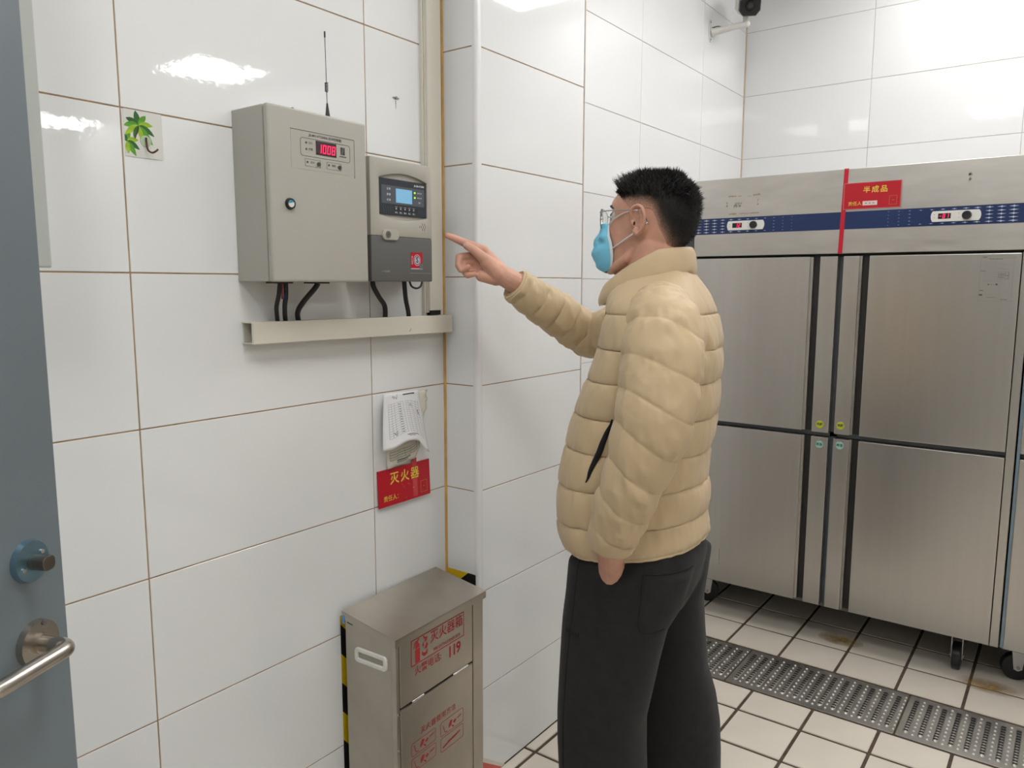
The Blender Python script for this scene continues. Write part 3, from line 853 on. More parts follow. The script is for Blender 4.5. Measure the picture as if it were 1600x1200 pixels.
o = build(MB().prism(FW, [(1.5230, 1.1530), (1.5252, 1.1530), (1.5368, 1.0420), (1.5352, 1.0420)], 0.002, 0.004), 'cable_tie', M_BLACK)
tag(o, 'thin black plastic strip hanging beside the white form', 'plastic strip')

# red extinguisher sign -------------------------------------------------------------
def red_sign(fr, W, H, title, label, tsize, name_card=False, tx_=0.5, border=None):
    e = empty('wall_sign', fr.p(W / 2, 0, 0), label, 'sign')
    b = build(MB().rect(fr, 0, 0, W, H, 0.0, 0.003), 'board', M_RED, e, bevel=0.0004, bseg=1)
    if border:
        build(MB().frame(fr, 0.0, 0.0, W, H, 0.0016, 0.0029, 0.0034), 'border', border, b)
    build(text_mb(title, fr, W * tx_, H * 0.70, tsize, 0.0034, bold=0.014, spacing=1.28), 'title_lettering', M_YEL, e)
    build(text_mb('责任人：', fr, W * 0.085, H * 0.20, H * 0.165, 0.0034, bold=0.006, align='LEFT'), 'small_lettering', M_YEL, e)
    fx0, fx1, fz0, fz1 = W * 0.805, W * 0.935, H * 0.11, H * 0.44
    build(MB().frame(fr, fx0, fz0, fx1, fz1, 0.0009, 0.0029, 0.0034), 'photo_frame', mat('faded_yellow', (0.50, 0.22, 0.06), 0.5), e)
    build(MB().rect(fr, fx0 + W * .045, (fz0 + fz1) / 2 - 0.0007, fx1 - W * .045, (fz0 + fz1) / 2 + 0.0007, 0.0029, 0.0033), 'photo_mark', mat('faded_yellow', (0.5, 0.22, 0.06)), e)
    if name_card:
        nc = build(MB().rect(fr, W * 0.345, H * 0.125, W * 0.60, H * 0.29, 0.003, 0.0037), 'name_slip', mat('pinkish_paper', (0.70, 0.55, 0.53), 0.6), e)
        nm = MB()
        for k in range(3):
            nm.rect(fr, W * (0.39 + k * 0.065), H * 0.19, W * (0.42 + k * 0.065), H * 0.225, 0.0037, 0.0040)
        build(nm, 'name_print', M_GREYPRINT, nc)
    return e
s1 = red_sign(Fr((1.3545, YL - 0.006, 0.8855), (1, 0, 0), (0, 0.04, 1)), 0.197, 0.099, '灭火器', 'red fire extinguisher sign with yellow characters above the steel box', 0.034, tx_=0.50)
fs = Fr((1.3545, YL - 0.006, 0.8855), (1, 0, 0), (0, 0.04, 1))
build(MB().rect(fs, 0.128, 0.005, 0.146, 0.112, 0.003, 0.0032), 'clear_tape', mat('clear_tape', (0.55, 0.06, 0.07), 0.1), s1)
wm = MB()
rnd = random.Random(3)
for k in range(14):
    wm.disc(fs, rnd.uniform(0.085, 0.14), rnd.uniform(0.008, 0.06), rnd.uniform(0.0004, 0.0009), 0.003, 0.0033, 6)
build(wm, 'worn_specks', mat('speck_pink', (0.62, 0.40, 0.38), 0.6), s1)

# fire extinguisher box ----------------------------------------------------------------
BR = math.radians(2.4)
bo = Vector((1.577, 1.4385, 0.0))                    # back right corner of the lid plan
rgt = Vector((math.cos(BR), math.sin(BR), 0)); out = Vector((math.sin(BR), -math.cos(BR), 0))
BL, BD, ZB, ZF = 0.365, 0.175, 0.660, 0.630          # the lid slopes down to the front
fb_o = bo - rgt * BL + out * BD
e = empty('fire_extinguisher_box', bo - rgt * BL / 2 + out * BD / 2, 'stainless steel fire extinguisher box with red lettering on the floor', 'box')
FB = Fr(fb_o, rgt, (0, 0, 1))                        # front face frame, u 0..BL, v height, w outwards
SB = Fr(fb_o - out * BD, out, (0, 0, 1))             # left side, u 0..BD from the wall outwards
i0 = 0.006
def lidz(u): return ZB + (ZF - ZB) * u / BD
body = build(MB().prism(SB, [(0.004, 0.0), (BD - 0.016, 0.0), (BD - 0.016, lidz(BD - .016) - 0.003), (0.004, ZB - 0.003)], -(BL - i0), -i0), 'body', M_BOXST, e, bevel=0.002, bseg=2)
lid = MB().prism(SB, [(-0.001, ZB - 0.002), (BD + 0.003, ZF - 0.0025), (BD + 0.003, ZF), (-0.001, ZB + 0.0005)], -BL, 0.0)
lid.prism(SB, [(BD + 0.0010, ZF - 0.020), (BD + 0.003, ZF - 0.020), (BD + 0.003, ZF - 0.001), (BD + 0.0010, ZF - 0.001)], -BL, 0.0)
for ww in (-BL, -0.0018):
    lid.prism(SB, [(-0.001, ZB - 0.020), (BD + 0.003, ZF - 0.020), (BD + 0.003, ZF - 0.001), (-0.001, ZB - 0.001)], ww, ww + 0.0018)
lid_o = build(lid, 'lid', M_BOXST, e)
HV = 0.4425
u0_, u1_ = 0.021, 0.312
dtop = build(MB().rect(FB, u0_, HV + 0.003, u1_, ZF - 0.018, -0.015, -0.004), 'upper_flap', M_BOXST, e, bevel=0.002)
build(MB().rect(FB, u0_ - 0.0035, HV + 0.003, u0_ + 0.0005, ZF - 0.018, -0.0155, -0.006), 'flap_gap', M_DARK, e)
dlow = build(MB().rect(FB, u0_, 0.02, u1_, HV - 0.003, -0.015, -0.004), 'lower_panel', M_BOXST, e, bevel=0.002)
build(MB().rect(FB, i0, 0.0, u0_ - 0.004, ZF - 0.012, -0.017, -0.0025), 'side_stile', M_BOXST, e, bevel=0.0015)
build(MB().rect(FB, u1_ + 0.002, 0.0, BL - i0, ZF - 0.012, -0.017, -0.0035), 'side_stile', M_BOXST, e, bevel=0.0015)
build(MB().rect(FB, u0_, HV - 0.0035, u1_, HV + 0.0035, -0.014, -0.0075), 'hinge_gap', M_DARK, e)
for (a, b) in ((0.062, 0.108), (0.225, 0.290)):
    build(MB().tube([FB.p(a, HV, -0.004), FB.p(b, HV, -0.004)], 0.0030, 10), 'hinge', M_CHROME, e, smooth=True)
# handle pocket on the left side
h0, h1, hz0, hz1 = 0.040, 0.146, 0.540, 0.577
SB2 = Fr(SB.p(0, 0, -i0), out, (0, 0, 1))
hp = build(MB().ringp(SB2, rrect(h0, hz0, h1, hz1, 0.010), rrect(h0 + .010, hz0 + .010, h1 - .010, hz1 - .010, 0.003), -0.001, 0.006), 'handle_bezel', M_WHITEPL, e, bevel=0.0018, bseg=2)
build(MB().rect(SB2, h0 + .009, hz0 + .009, h1 - .009, hz1 - .009, 0.0002, 0.0012), 'handle_pocket', mat('pocket_beige', (0.36, 0.34, 0.29), 0.5), hp)
build(MB().prism(SB2, [(0.010, 0.636), (0.018, 0.639), (0.036, 0.634), (0.030, 0.628), (0.012, 0.630)], 0.0, 0.0008), 'vent_slot', M_DARK, e)
build(MB().rect(SB2, 0.0, 0.628, 0.009, 0.650, 0.006, 0.0068), 'blue_film', mat('blue_film_scrap', (0.12, 0.30, 0.55), 0.3), e)
for (uu, vv) in ((0.012, 0.434), (0.012, 0.34)):
    build(MB().disc(FB, uu, vv, 0.003, -0.003, -0.0008, 10), 'rivet', M_CHROME, e)
# red print on the upper flap
wz = -0.0036
fx0, fx1, fz0, fz1 = 0.063, 0.274, 0.534, 0.602
build(MB().frame(FB, fx0, fz0, fx1, fz1, 0.0022, wz - 0.0003, wz), 'red_frame', M_REDPRINT, dtop)
def IC(pts): return [(fx0 + 0.008 + x * 0.9, fz0 + 0.004 + y * 0.88) for x, y in pts]
ic = MB()
for pts in ([(.008, .000), (.027, .000), (.027, .040), (.008, .040)], [(.008, .043), (.027, .043), (.026, .052), (.021, .056), (.013, .056), (.009, .052)], [(.014, .056), (.020, .056), (.020, .062), (.014, .062)],
            [(.010, .061), (.024, .069), (.026, .066), (.012, .058)], [(.014, .060), (.007, .055), (.003, .046), (.000, .046), (.005, .060), (.013, .064)]):
    ic.prism(FB, IC(pts), wz - 0.0003, wz)
build(ic, 'extinguisher_icon', M_REDPRINT, dtop)
ic = MB()
for pts in ([(.036, .014), (.044, .006), (.058, .010), (.061, .024), (.051, .016), (.041, .018), (.037, .026)],
            [(.046, .030), (.056, .026), (.062, .036), (.055, .046), (.052, .036)], [(.040, .036), (.045, .040), (.042, .052), (.038, .044)],
            [(.046, .046), (.055, .050), (.060, .060), (.051, .062), (.040, .071), (.043, .060), (.049, .056)]):
    ic.prism(FB, IC(pts), wz - 0.0003, wz)
build(ic, 'flame_icon', M_REDPRINT, dtop)
build(text_mb('灭火器箱', FB, 0.202, 0.5795, 0.0335, wz, bold=0.010), 'lettering', M_REDPRINT, dtop)
build(text_mb('FIRE EXTINGUISHER BOX', FB, 0.203, 0.5445, 0.0125, wz, bold=0.010, sx=0.78), 'lettering', M_REDPRINT, dtop)
build(text_mb('火警电话:', FB, 0.074, 0.5160, 0.0250, wz, bold=0.006, align='LEFT'), 'lettering', M_REDPRINT, dtop)
build(text_mb('119', FB, 0.232, 0.5105, 0.041, wz, bold=0.03, spacing=0.86), 'lettering', M_REDPRINT, dtop)
# red print on the lower panel
build(text_mb('灭火器使用方法', FB, 0.165, 0.3500, 0.0190, wz, bold=0.004, spacing=1.18), 'lettering', M_REDPRINT, dlow)
for (a, b, c, d, fl) in ((0.058, 0.297, 0.153, 0.332, 0), (0.172, 0.292, 0.269, 0.332, 1), (0.058, 0.254, 0.153, 0.291, 0), (0.172, 0.248, 0.269, 0.287, 2)):
    build(MB().ringp(FB, rrect(a, b, c, d, 0.006), rrect(a + .0012, b + .0012, c - .0012, d - .0012, 0.005), wz - 0.0003, wz), 'red_frame', M_REDPRINT, dlow)
    pr = MB()
    if fl < 2:
        for pts in ([(0.034, 0.010), (0.044, 0.014), (0.050, 0.026), (0.042, 0.029), (0.035, 0.020)], [(0.052, 0.019), (0.062, 0.024), (0.066, 0.019), (0.058, 0.013)],
                    [(0.070, 0.023), (0.088, 0.026), (0.088, 0.023), (0.070, 0.020)], [(0.010, 0.028), (0.012, 0.028), (0.018, 0.008), (0.016, 0.008)], [(0.018, 0.008), (0.028, 0.006), (0.028, 0.004), (0.018, 0.006)], [(0.046, 0.010), (0.054, 0.004), (0.057, 0.006), (0.048, 0.013)]):
            pr.prism(FB, [(a + x, b + y) for x, y in pts], wz - 0.0003, wz)
    else:
        pr.prism(FB, [(a + x, b + y) for x, y in [(0.008, 0.012), (0.034, 0.020), (0.082, 0.026), (0.082, 0.023), (0.058, 0.017), (0.034, 0.014), (0.010, 0.008)]], wz - 0.0003, wz)
    o = build(pr, 'instruction_picture', M_REDPRINT, dlow); o['kind'] = 'stuff'

# hazard tape outlined on the wall behind the box ------------------------------------------
def hazard(name, label, fr, length, width, m0=0):
    """strip along frame u with diagonal yellow and black bands"""
    e = empty(name, fr.p(length / 2, 0, 0), label, 'tape')
    st = 0.078
    n = int(length / st) + 3
    for k in range(-2, n):
        a, b = k * st + m0, (k + 1) * st + m0
        P = [(a, 0), (b, 0), (b + width * 1.2, width), (a + width * 1.2, width)]
        P = clip_u(P, 0, length)
        if len(P) >= 3:
            build(MB().prism(fr, P, 0.0002, 0.0008), 'yellow_band' if k % 2 else 'black_band', M_HAZY if k % 2 else M_BLACK, e)
    return e
def clip_u(P, lo, hi):
    for s, lim in ((1, lo), (-1, -hi)):
        Q = []
        for i in range(len(P)):
            a, b = P[i - 1], P[i]
            da, db = s * a[0] - lim, s * b[0] - lim
            if (da >= 0) != (db >= 0):
                t = da / (da - db)
                Q.append((a[0] + (b[0] - a[0]) * t, a[1] + (b[1] - a[1]) * t))
            if db >= 0: Q.append(b)
        P = Q
        if not P: break
    return P
hazard('hazard_tape', 'black and yellow hazard tape running down the wall left of the steel box', Fr((1.2590, YL - 0.0004, 0.02), (0, 0, 1), (-1, 0, 0)), 0.62, 0.038, 0.005)
hazard('hazard_tape', 'black and yellow hazard tape on the pillar side behind the box lid', Fr((XR - 0.0006, YL - 0.006, 0.600), (0, -1, 0), (0, 0, 1)), 0.105, 0.045, 0.023)
e = empty('floor_tape', (1.67, YC - 0.001, 0), 'red and white tape patch at the foot of the pillar', 'tape')
FP = Fr((0, YC - 0.0005, 0), (1, 0, 0), (0, 0, 1))
build(MB().prism(FP, [(1.632, 0.001), (1.735, 0.001), (1.632, 0.072)], 0.0, 0.003), 'red_patch', mat('salmon_red', (0.62, 0.12, 0.09), 0.5), e)
build(MB().prism(FP, [(1.632, 0.072), (1.735, 0.001), (1.752, 0.001), (1.632, 0.087)], 0.0, 0.003), 'white_edge', M_CREAM, e)

# ------------------------------------------------------------------ door
PHI = math.radians(25)
dd = Vector((math.cos(PHI), math.sin(PHI), 0)); dn = Vector((math.sin(PHI), -math.cos(PHI), 0))
rose = Vector((0.333, 0.904, 0.0))
FD = Fr(rose, dd, (0, 0, 1))
d_o = empty('door_1', FD.p(-0.82, 0, 0), None, None, None, 'structure')
build(MB().rect(FD, -0.83, 0.01, 0.047, 2.06, -0.045, 0.0), 'leaf', M_DOOR, d_o, bevel=0.002)
for zz in (0.25, 1.05, 1.85):
    build(MB().tube([FD.p(-0.838, zz - 0.05, 0.004), FD.p(-0.838, zz + 0.05, 0.004)], 0.008, 12), 'hinge', M_NICKEL, d_o, smooth=True)
HZ = 1.0737
rz = build(MB().disc(FD, 0, HZ, 0.0262, -0.001, 0.008, 40, 0.0255), 'handle_rose', M_NICKEL, d_o, smooth=True)
build(MB().disc(FD, 0.006, HZ + 0.021, 0.0026, 0.0075, 0.0098, 10), 'screw', M_CTRL_D, rz)
build(MB().disc(FD, -0.012, HZ - 0.018, 0.0026, 0.0075, 0.0098, 10), 'screw', M_CTRL_D, rz)
lev = [FD.p(*p) for p in crom([(0, HZ, 0.006), (0, HZ, 0.022), (0, HZ, 0.036), (-0.005, HZ, 0.044), (-0.016, HZ, 0.046), (-0.05, HZ, 0.046), (-0.095, HZ, 0.046), (-0.108, HZ, 0.042), (-0.114, HZ, 0.030), (-0.115, HZ, 0.016)], 6)]
build(MB().tube(lev, 0.0088, 16), 'lever', M_NICKEL, d_o, smooth=True, angle=0)
build(MB().disc(FD, 0, HZ, 0.0115, 0.0075, 0.012, 24), 'lever_collar', M_NICKEL, rz)
LZ = 1.1683
lz = build(MB().disc(FD, -0.001, LZ, 0.0235, -0.001, 0.007, 40, 0.0222), 'lock_plate', M_ZINC, d_o, smooth=True)
tk = MB()
tk.disc(FD, -0.001, LZ - 0.001, 0.0085, 0.006, 0.014, 24)
tk.rect(FD, -0.0095, LZ - 0.0085, 0.0075, LZ + 0.0075, 0.012, 0.028, 0.006)
build(tk, 'thumb_turn', mat('dull_bronze', (0.16, 0.145, 0.12), 0.35, 0.9), lz, bevel=0.0012)
for (a, b) in ((-0.014, -0.006), (0.012, 0.007)):
    build(MB().disc(FD, a, LZ + b, 0.0026, 0.0065, 0.0082, 10), 'screw', M_CHROME, lz)
build(MB().box(-0.52, -0.44, 0.555, 0.60, 0, 2.12), 'jamb', M_DOOR, d_o)

# ------------------------------------------------------------------ security camera
e = empty('security_camera', (3.403, YF, 2.587), 'white bullet security camera with black front on a wall bracket', 'camera')
FF = Fr((0, YF, 0), (1, 0, 0), (0, 0, 1))
bp = build(MB().prism(FF, [(3.403 + 0.019 * math.cos(t), 2.587 + 0.046 * math.sin(t)) for t in np.linspace(0, 2 * math.pi, 28)[:-1]], 0.0, 0.006), 'base_plate', M_WHITEPL, e)
for dz in (-0.036, 0.0, 0.036):
    build(MB().disc(FF, 3.403 - 0.006, 2.587 + dz, 0.0035, 0.005, 0.0072, 8), 'screw', M_CTRL_D, bp)
arm = [FF.p(3.405, 2.582, 0.004), FF.p(3.41, 2.585, 0.02), FF.p(3.43, 2.595, 0.085), FF.p(3.445, 2.602, 0.150)]
build(MB().tube(arm, [0.020, 0.0155, 0.0135, 0.013], 14), 'arm', M_WHITEPL, e, smooth=True)
build(MB().ball(arm[-1], 0.0135), 'arm_end', M_WHITEPL, e, smooth=True)
build(MB().tube([arm[-1] + Vector((0, 0.006, 0)), arm[-1] + Vector((0, 0.008, 0.050))], 0.012, 12), 'pivot', M_WHITEPL, e, smooth=True)
cd = (Vector((0.9, -0.1, 1.55)) - Vector((3.45, 1.27, 2.66))).normalized()
cr = cd.cross(Vector((0, 0, 1))).normalized(); cu = cr.cross(cd)
cc = Vector((3.43, 1.262, 2.672))
FCm = Fr(cc, -cr, cu)      # normal = -cr x cu = ?
FCm.n = cd
octo = lambda s, h_: [(s * 0.045 * x, s * 0.040 * y) for x, y in ((-1, -.45), (-.6, -1), (.6, -1), (1, -.45), (1, .5), (.6, 1), (-.6, 1), (-1, .5))]
hb = MB().loft([[FCm.p(u, v, w) for u, v in octo(s, 0)] for s, w in ((0.85, -0.15), (0.95, -0.13), (0.97, 0.0))])
build(hb, 'housing', M_WHITEPL, e)
fb2 = MB().loft([[FCm.p(u, v, w) for u, v in octo(s, 0)] for s, w in ((0.96, -0.005), (0.98, 0.045), (0.90, 0.050))])
build(fb2, 'front_cap', M_BLACK, e)
build(MB().disc(FCm, 0, 0.002, 0.022, 0.048, 0.054, 24, 0.019), 'lens_ring', mat('dark_glass', (0.01, 0.01, 0.012), 0.08), e, smooth=True)
build(MB().disc(FCm, 0, 0.002, 0.012, 0.053, 0.0545, 20), 'lens', mat('lens_dark', (0.03, 0.03, 0.035), 0.05), e)
build(MB().loft([[FCm.p(u, v, w) for u, v in ((-0.047, 0.036), (0.047, 0.036), (0.047, 0.043), (-0.047, 0.043))] for w in (-0.12, 0.075)]), 'sun_shield', M_WHITEPL, e)
build(MB().tube([FF.p(*p) for p in crom([(3.406, 2.602, 0.004), (3.413, 2.606, 0.03), (3.425, 2.602, 0.05)], 5)], 0.0022, 6), 'cord', M_BLACK, e, smooth=True)

# ------------------------------------------------------------------ refrigerators
XFR = 3.15
def make_fridge(dy, label, detail=True):
    F = Fr((XFR, 1.358 + dy, 0), (0, -1, 0), (0, 0, 1))     # u runs to the right from the left edge, w towards the room
    W = 1.212
    e = empty('refrigerator', F.p(W / 2, 0, -0.33), label, 'refrigerator', 'four-door stainless refrigerators')
    D = 0.67
    b = MB()
    b.rect(F, 0.004, 0.150, W - 0.004, 1.585, -D, -0.050)
    body = build(b, 'body', mat('fridge_side_grey', (0.16, 0.16, 0.15), 0.4), e)
    hd = build(MB().rect(F, 0.0, 1.589, W, 1.905, -0.045, 0.0), 'header_panel', M_STEEL_H, e, bevel=0.002)
    build(MB().rect(F, 0.004, 1.589, W - 0.004, 1.885, -D, -0.045), 'top_housing', M_STEEL_D, e)
    st = build(MB().rect(F, 0.0005, 1.680, W - 0.0005, 1.7455, -0.001, 0.0012), 'blue_strip', M_BLUE, e)
    stars = MB()
    def star(u, v, s):
        stars.prism(F, [(u - s * 1.0, v), (u - s * .16, v - s * .12), (u, v - s * .30), (u + s * .16, v - s * .10), (u + s * 1.0, v), (u + s * .16, v + s * .10), (u, v + s * .30), (u - s * .16, v + s * .12)], 0.0012, 0.0015)
    for side in (0, 1):
        for k in range(12):
            s = 0.0150 * (1 - k / 12.5) ** 0.9
            u = 0.018 + k * 0.0355
            for r in range(5):
                v = 1.6885 + r * 0.0122
                c = (0.140, 0.305)
                if c[0] - 0.008 < u < c[1] + 0.008 and 1 <= r <= 3: continue
                star(u if side == 0 else W - 0.045 - u, v, max(s, 0.003))
    build(stars, 'star_print', mat('star_print_white', (0.55, 0.60, 0.70), 0.4), st)
    build(MB().prism(F, [(W - 0.030, 1.6845), (W - 0.002, 1.6845), (W - 0.002, 1.7050), (W - 0.012, 1.7050)], 0.0012, 0.0016), 'logo_triangle', M_WPRINT, st)
    for (u0, txt, ku) in ((0.146, ' 12', 0.256), (0.900, '-81', 1.011)):
        cp = build(MB().prism(F, [(u0 + 0.004, 1.6935), (u0 + 0.148, 1.6935), (u0 + 0.153, 1.7030), (u0 + 0.1545, 1.7125), (u0 + 0.153, 1.7220), (u0 + 0.148, 1.7310), (u0 + 0.004, 1.7310), (u0, 1.7220), (u0 - 0.0015, 1.7125), (u0, 1.7030)], 0.001, 0.006), 'thermostat', M_WHITEPL, e, bevel=0.001)
        dp = build(MB().rect(F, u0 + 0.022, 1.7035, u0 + 0.062, 1.7225, 0.0055, 0.0066), 'display', M_BLACK, cp)
        build(seg7(MB(), F, txt, u0 + 0.0245, 1.7055, 0.0150, gap=1.5, w0=0.0066, w1=0.0072), 'digits', M_LEDRED, dp) if False else build(seg7(MB(), F, txt, u0 + 0.0245, 1.7055, 0.0150, gap=1.5, w0=0.0066, w1=0.0072), 'digits', M_LEDRED, cp)
        build(MB().disc(F, ku, 1.7130, 0.0155, 0.005, 0.016, 28, 0.0135), 'knob', M_BLACK, cp, smooth=True)
        tk = MB()
        for (du, dv) in ((0.008, 0.718), (0.008, 0.708), (0.085, 0.7205), (0.085, 0.706)):
            tk.rect(F, u0 + du, 1 + dv, u0 + du + 0.004, 1 + dv + 0.0012, 0.006, 0.0063)
        build(tk, 'tick_marks', M_GREYPRINT, cp)
    # shadow gaps
    build(MB().rect(F, 0.004, 1.578, W - 0.004, 1.590, -0.052, -0.030), 'top_gap', M_DARK, e)
    build(MB().rect(F, 0.008, 0.868, W - 0.008, 0.887, -0.052, -0.034), 'middle_rail', mat('rail_grey', (0.10, 0.11, 0.12), 0.4, 0.5), e)
    build(MB().rect(F, 0.588, 0.170, 0.614, 1.580, -0.052, -0.034), 'centre_post', mat('rail_grey', (0.1, 0.11, 0.12)), e)
    build(MB().rect(F, 0.602, 0.176, 0.611, 0.862, -0.034, -0.026), 'blue_film_strip', M_FILM, e)
    for (z0, z1) in ((0.887, 1.579), (0.172, 0.867)):
        # left door: panel, recessed pull channel, raised handle strip
        for side in (0, 1):
            T = (lambda u: u) if side == 0 else (lambda u: 1.358 - u)
            mk = lambda a, b: (min(T(a), T(b)), max(T(a), T(b)))
            pa = mk(0.010, 0.486) if side == 0 else (0.703, 1.183)
            ch = mk(0.486, 0.525) if side == 0 else (0.668, 0.703)
            hs = (0.525, 0.590) if side == 0 else (0.611, 0.668)
            dr = build(MB().rect(F, pa[0], z0, pa[1], z1, -0.034, 0.0), 'door', M_STEEL, e, bevel=0.0025, bseg=2)
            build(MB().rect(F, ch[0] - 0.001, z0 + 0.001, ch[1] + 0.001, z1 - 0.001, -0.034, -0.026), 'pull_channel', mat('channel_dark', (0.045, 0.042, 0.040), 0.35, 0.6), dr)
            lip = ch[0] + (0.004 if side == 1 else ch[1] - ch[0] - 0.004)
            build(MB().rect(F, hs[0], z0 - 0.001, hs[1], z1, -0.030, 0.0015), 'handle_strip', M_STEEL, dr, bevel=0.002, bseg=2)
            if side == 1:
                build(MB().rect(F, hs[1], z0, hs[1] + 0.008, z1, -0.030, -0.010), 'handle_return', M_STEEL_D, dr)
            else:
                build(MB().rect(F, pa[1], z0 + 0.001, pa[1] + 0.010, z1 - 0.001, -0.030, -0.012), 'panel_return', M_STEEL, dr)
    build(MB().rect(F, 1.1855, 0.170, W, 1.582, -0.050, -0.003), 'side_stile', M_STEEL, e, bevel=0.001, bseg=1)
    # stickers
    for (uu, vv, m) in ((0.556, 0.918, M_YSTICK), (0.634, 0.921, M_YSTICK), (0.558, 0.837, M_GSTICK), (0.635, 0.842, M_GSTICK)):
        s = build(MB().disc(F, uu, vv, 0.0155, 0.0014, 0.0019, 28), 'round_sticker', m, e)
        build(text_mb('冷藏' if m is M_YSTICK else '冷冻', F, uu, vv, 0.0125, 0.0022, bold=0.03), 'sticker_lettering', M_PRINT, s)
    # casters
    for (uu, ww, ang) in ((0.050, -0.165, -20), (W - 0.135, -0.125, 90), (0.050, -0.60, 0), (W - 0.10, -0.60, 20)):
        c = F.p(uu, 0, ww)
        br = build(MB().box(c.x - 0.03, c.x + 0.03, c.y - 0.03, c.y + 0.03, 0.132, 0.151), 'caster_plate', M_STEEL_D, e)
        t = math.radians(ang)
        roll = Vector((math.sin(t), math.cos(t), 0)); axl = Vector((math.cos(t), -math.sin(t), 0))
        wheel = Fr(c + Vector((0, 0, 0.052)), roll, (0, 0, 1))
        build(MB().disc(wheel, 0, 0, 0.052, -0.015, 0.015, 32), 'wheel', M_BLACK, br, bevel=0.005, bseg=3, smooth=True)
        for sg in (-1, 1):
            fk = MB().prism(wheel, [(-0.014, -0.008), (0.0, -0.015), (0.014, -0.008), (0.026, 0.085), (-0.026, 0.085)], sg * 0.018 - 0.0015, sg * 0.018 + 0.0015)
            build(fk, 'fork', mat('zinc_fork', (0.55, 0.55, 0.54), 0.35, 0.8), br)
        build(MB().disc(wheel, 0, 0, 0.006, -0.024, 0.024, 12), 'axle_bolt', M_NICKEL, br)
    return e, F, W
fr1, F1, W1 = make_fridge(0.0, 'stainless four-door refrigerator behind the person, with a red sign')
# extras of the first refrigerator: red tape, scrape marks, energy label
build(MB().prism(F1, [(0.596, 1.9065), (0.612, 1.9065), (0.604, 1.588), (0.588, 1.588)], 0.0002, 0.0020), 'red_tape', M_REDTAPE, fr1)
gm = MB()
rnd = random.Random(11)
for (a, b, c, d) in ((0.145, 0.178, 1.828, 1.836), (0.185, 0.200, 1.829, 1.833), (0.228, 0.240, 1.827, 1.831), (0.248, 0.278, 1.828, 1.838), (0.150, 0.182, 1.7565, 1.764), (0.192, 0.275, 1.758, 1.763)):
    P = [(a + (b - a) * k / 6, c + rnd.uniform(0, .35) * (d - c)) for k in range(7)] + [(b - (b - a) * k / 6, d - rnd.uniform(0, .35) * (d - c)) for k in range(7)]
    gm.prism(F1, P, 0.0, 0.0005)
build(gm, 'glue_residue', mat('glue_brown', (0.36, 0.27, 0.17), 0.5), fr1)
gm = MB()
for (u0, v0, su, sv, n) in ((0.165, 1.785, 0.035, 0.02, 14), (0.138, 1.79, 0.004, 0.02, 5), (0.265, 1.795, 0.006, 0.02, 4), (1.005, 1.835, 0.01, 0.03, 6)):
    for k in range(n):
        uu, vv = u0 + rnd.uniform(0, su), v0 + rnd.uniform(0, sv); r = rnd.uniform(0.002, 0.006)
        gm.prism(F1, [(uu + r * rnd.uniform(.5, 1) * math.cos(t), vv + r * rnd.uniform(.5, 1.2) * math.sin(t)) for t in np.linspace(0, 2 * math.pi, 8)[:-1]], 0.0, 0.0004)
build(gm, 'tape_residue', mat('residue_grey', (0.33, 0.315, 0.29), 0.55, 0.5), fr1)
lb = MB()
for (a, b, c, d) in ((1.070, 1.565, 1.082, 1.567), (1.068, 1.562, 1.170, 1.5625), (1.066, 1.5180, 1.080, 1.5195), (1.066, 1.4330, 1.076, 1.4385), (1.088, 1.4265, 1.115, 1.4275), (1.130, 1.4195, 1.150, 1.4210), (1.066, 1.4500, 1.078, 1.4520)):
    lb.rect(F1, a, b, c, d, 0.0002, 0.0006)
for k in range(9): lb.rect(F1, 1.090 + k * 0.0045, 1.5575, 1.0925 + k * 0.0045, 1.5600, 0.0002, 0.0006)
for k in range(14): lb.rect(F1, 1.072, 1.5500 - k * 0.0052, 1.112 + 0.02 * (k % 3), 1.5503 - k * 0.0052, 0.0002, 0.0006)
lb.frame(F1, 1.118, 1.4900, 1.150, 1.5150, 0.0006, 0.0002, 0.0006); lb.frame(F1, 1.140, 1.4900, 1.148, 1.5150, 0.0005, 0.0002, 0.0006)
lb.rect(F1, 1.120, 1.5070, 1.138, 1.5085, 0.0002, 0.0006); lb.rect(F1, 1.120, 1.4960, 1.137, 1.4975, 0.0002, 0.0006); lb.rect(F1, 1.118, 1.5020, 1.150, 1.5032, 0.0002, 0.0006)
for (uu, rr) in ((1.092, 0.0024), (1.100, 0.0014), (1.106, 0.0012), (1.116, 0.0036)): lb.disc(F1, uu, 1.4720, rr, 0.0002, 0.0006, 14)
lb.frame(F1, 1.064, 1.4150, 1.162, 1.5690, 0.0003, 0.0002, 0.0006)
build(lb, 'wiring_label', mat('faded_label_print', (0.13, 0.125, 0.115), 0.6), fr1)
rs = MB().prism(F1, [(0.1615, 0.318), (0.1635, 0.318), (0.1640, 0.270), (0.1650, 0.246), (0.1636, 0.246), (0.1620, 0.275)], 0.0002, 0.0005)
build(rs, 'rust_run', mat('rust_run', (0.30, 0.20, 0.09), 0.7), fr1)
red_sign(Fr((XFR - 0.0022, 0.7585, 1.7530), (0, -1, 0), (0, 0, 1)), 0.198, 0.0975, '半成品', 'red sign with yellow characters fixed to the refrigerator header', 0.026, True, 0.555, mat('pale_red_edge', (0.62, 0.22, 0.22), 0.4))
fr2, F2, W2 = make_fridge(-1.217, 'second stainless refrigerator, a strip of it at the right edge')
build(MB().rect(F2, 0.0005, 0.172, 0.0095, 1.579, -0.030, -0.004), 'blue_film_strip', M_FILM, fr2)
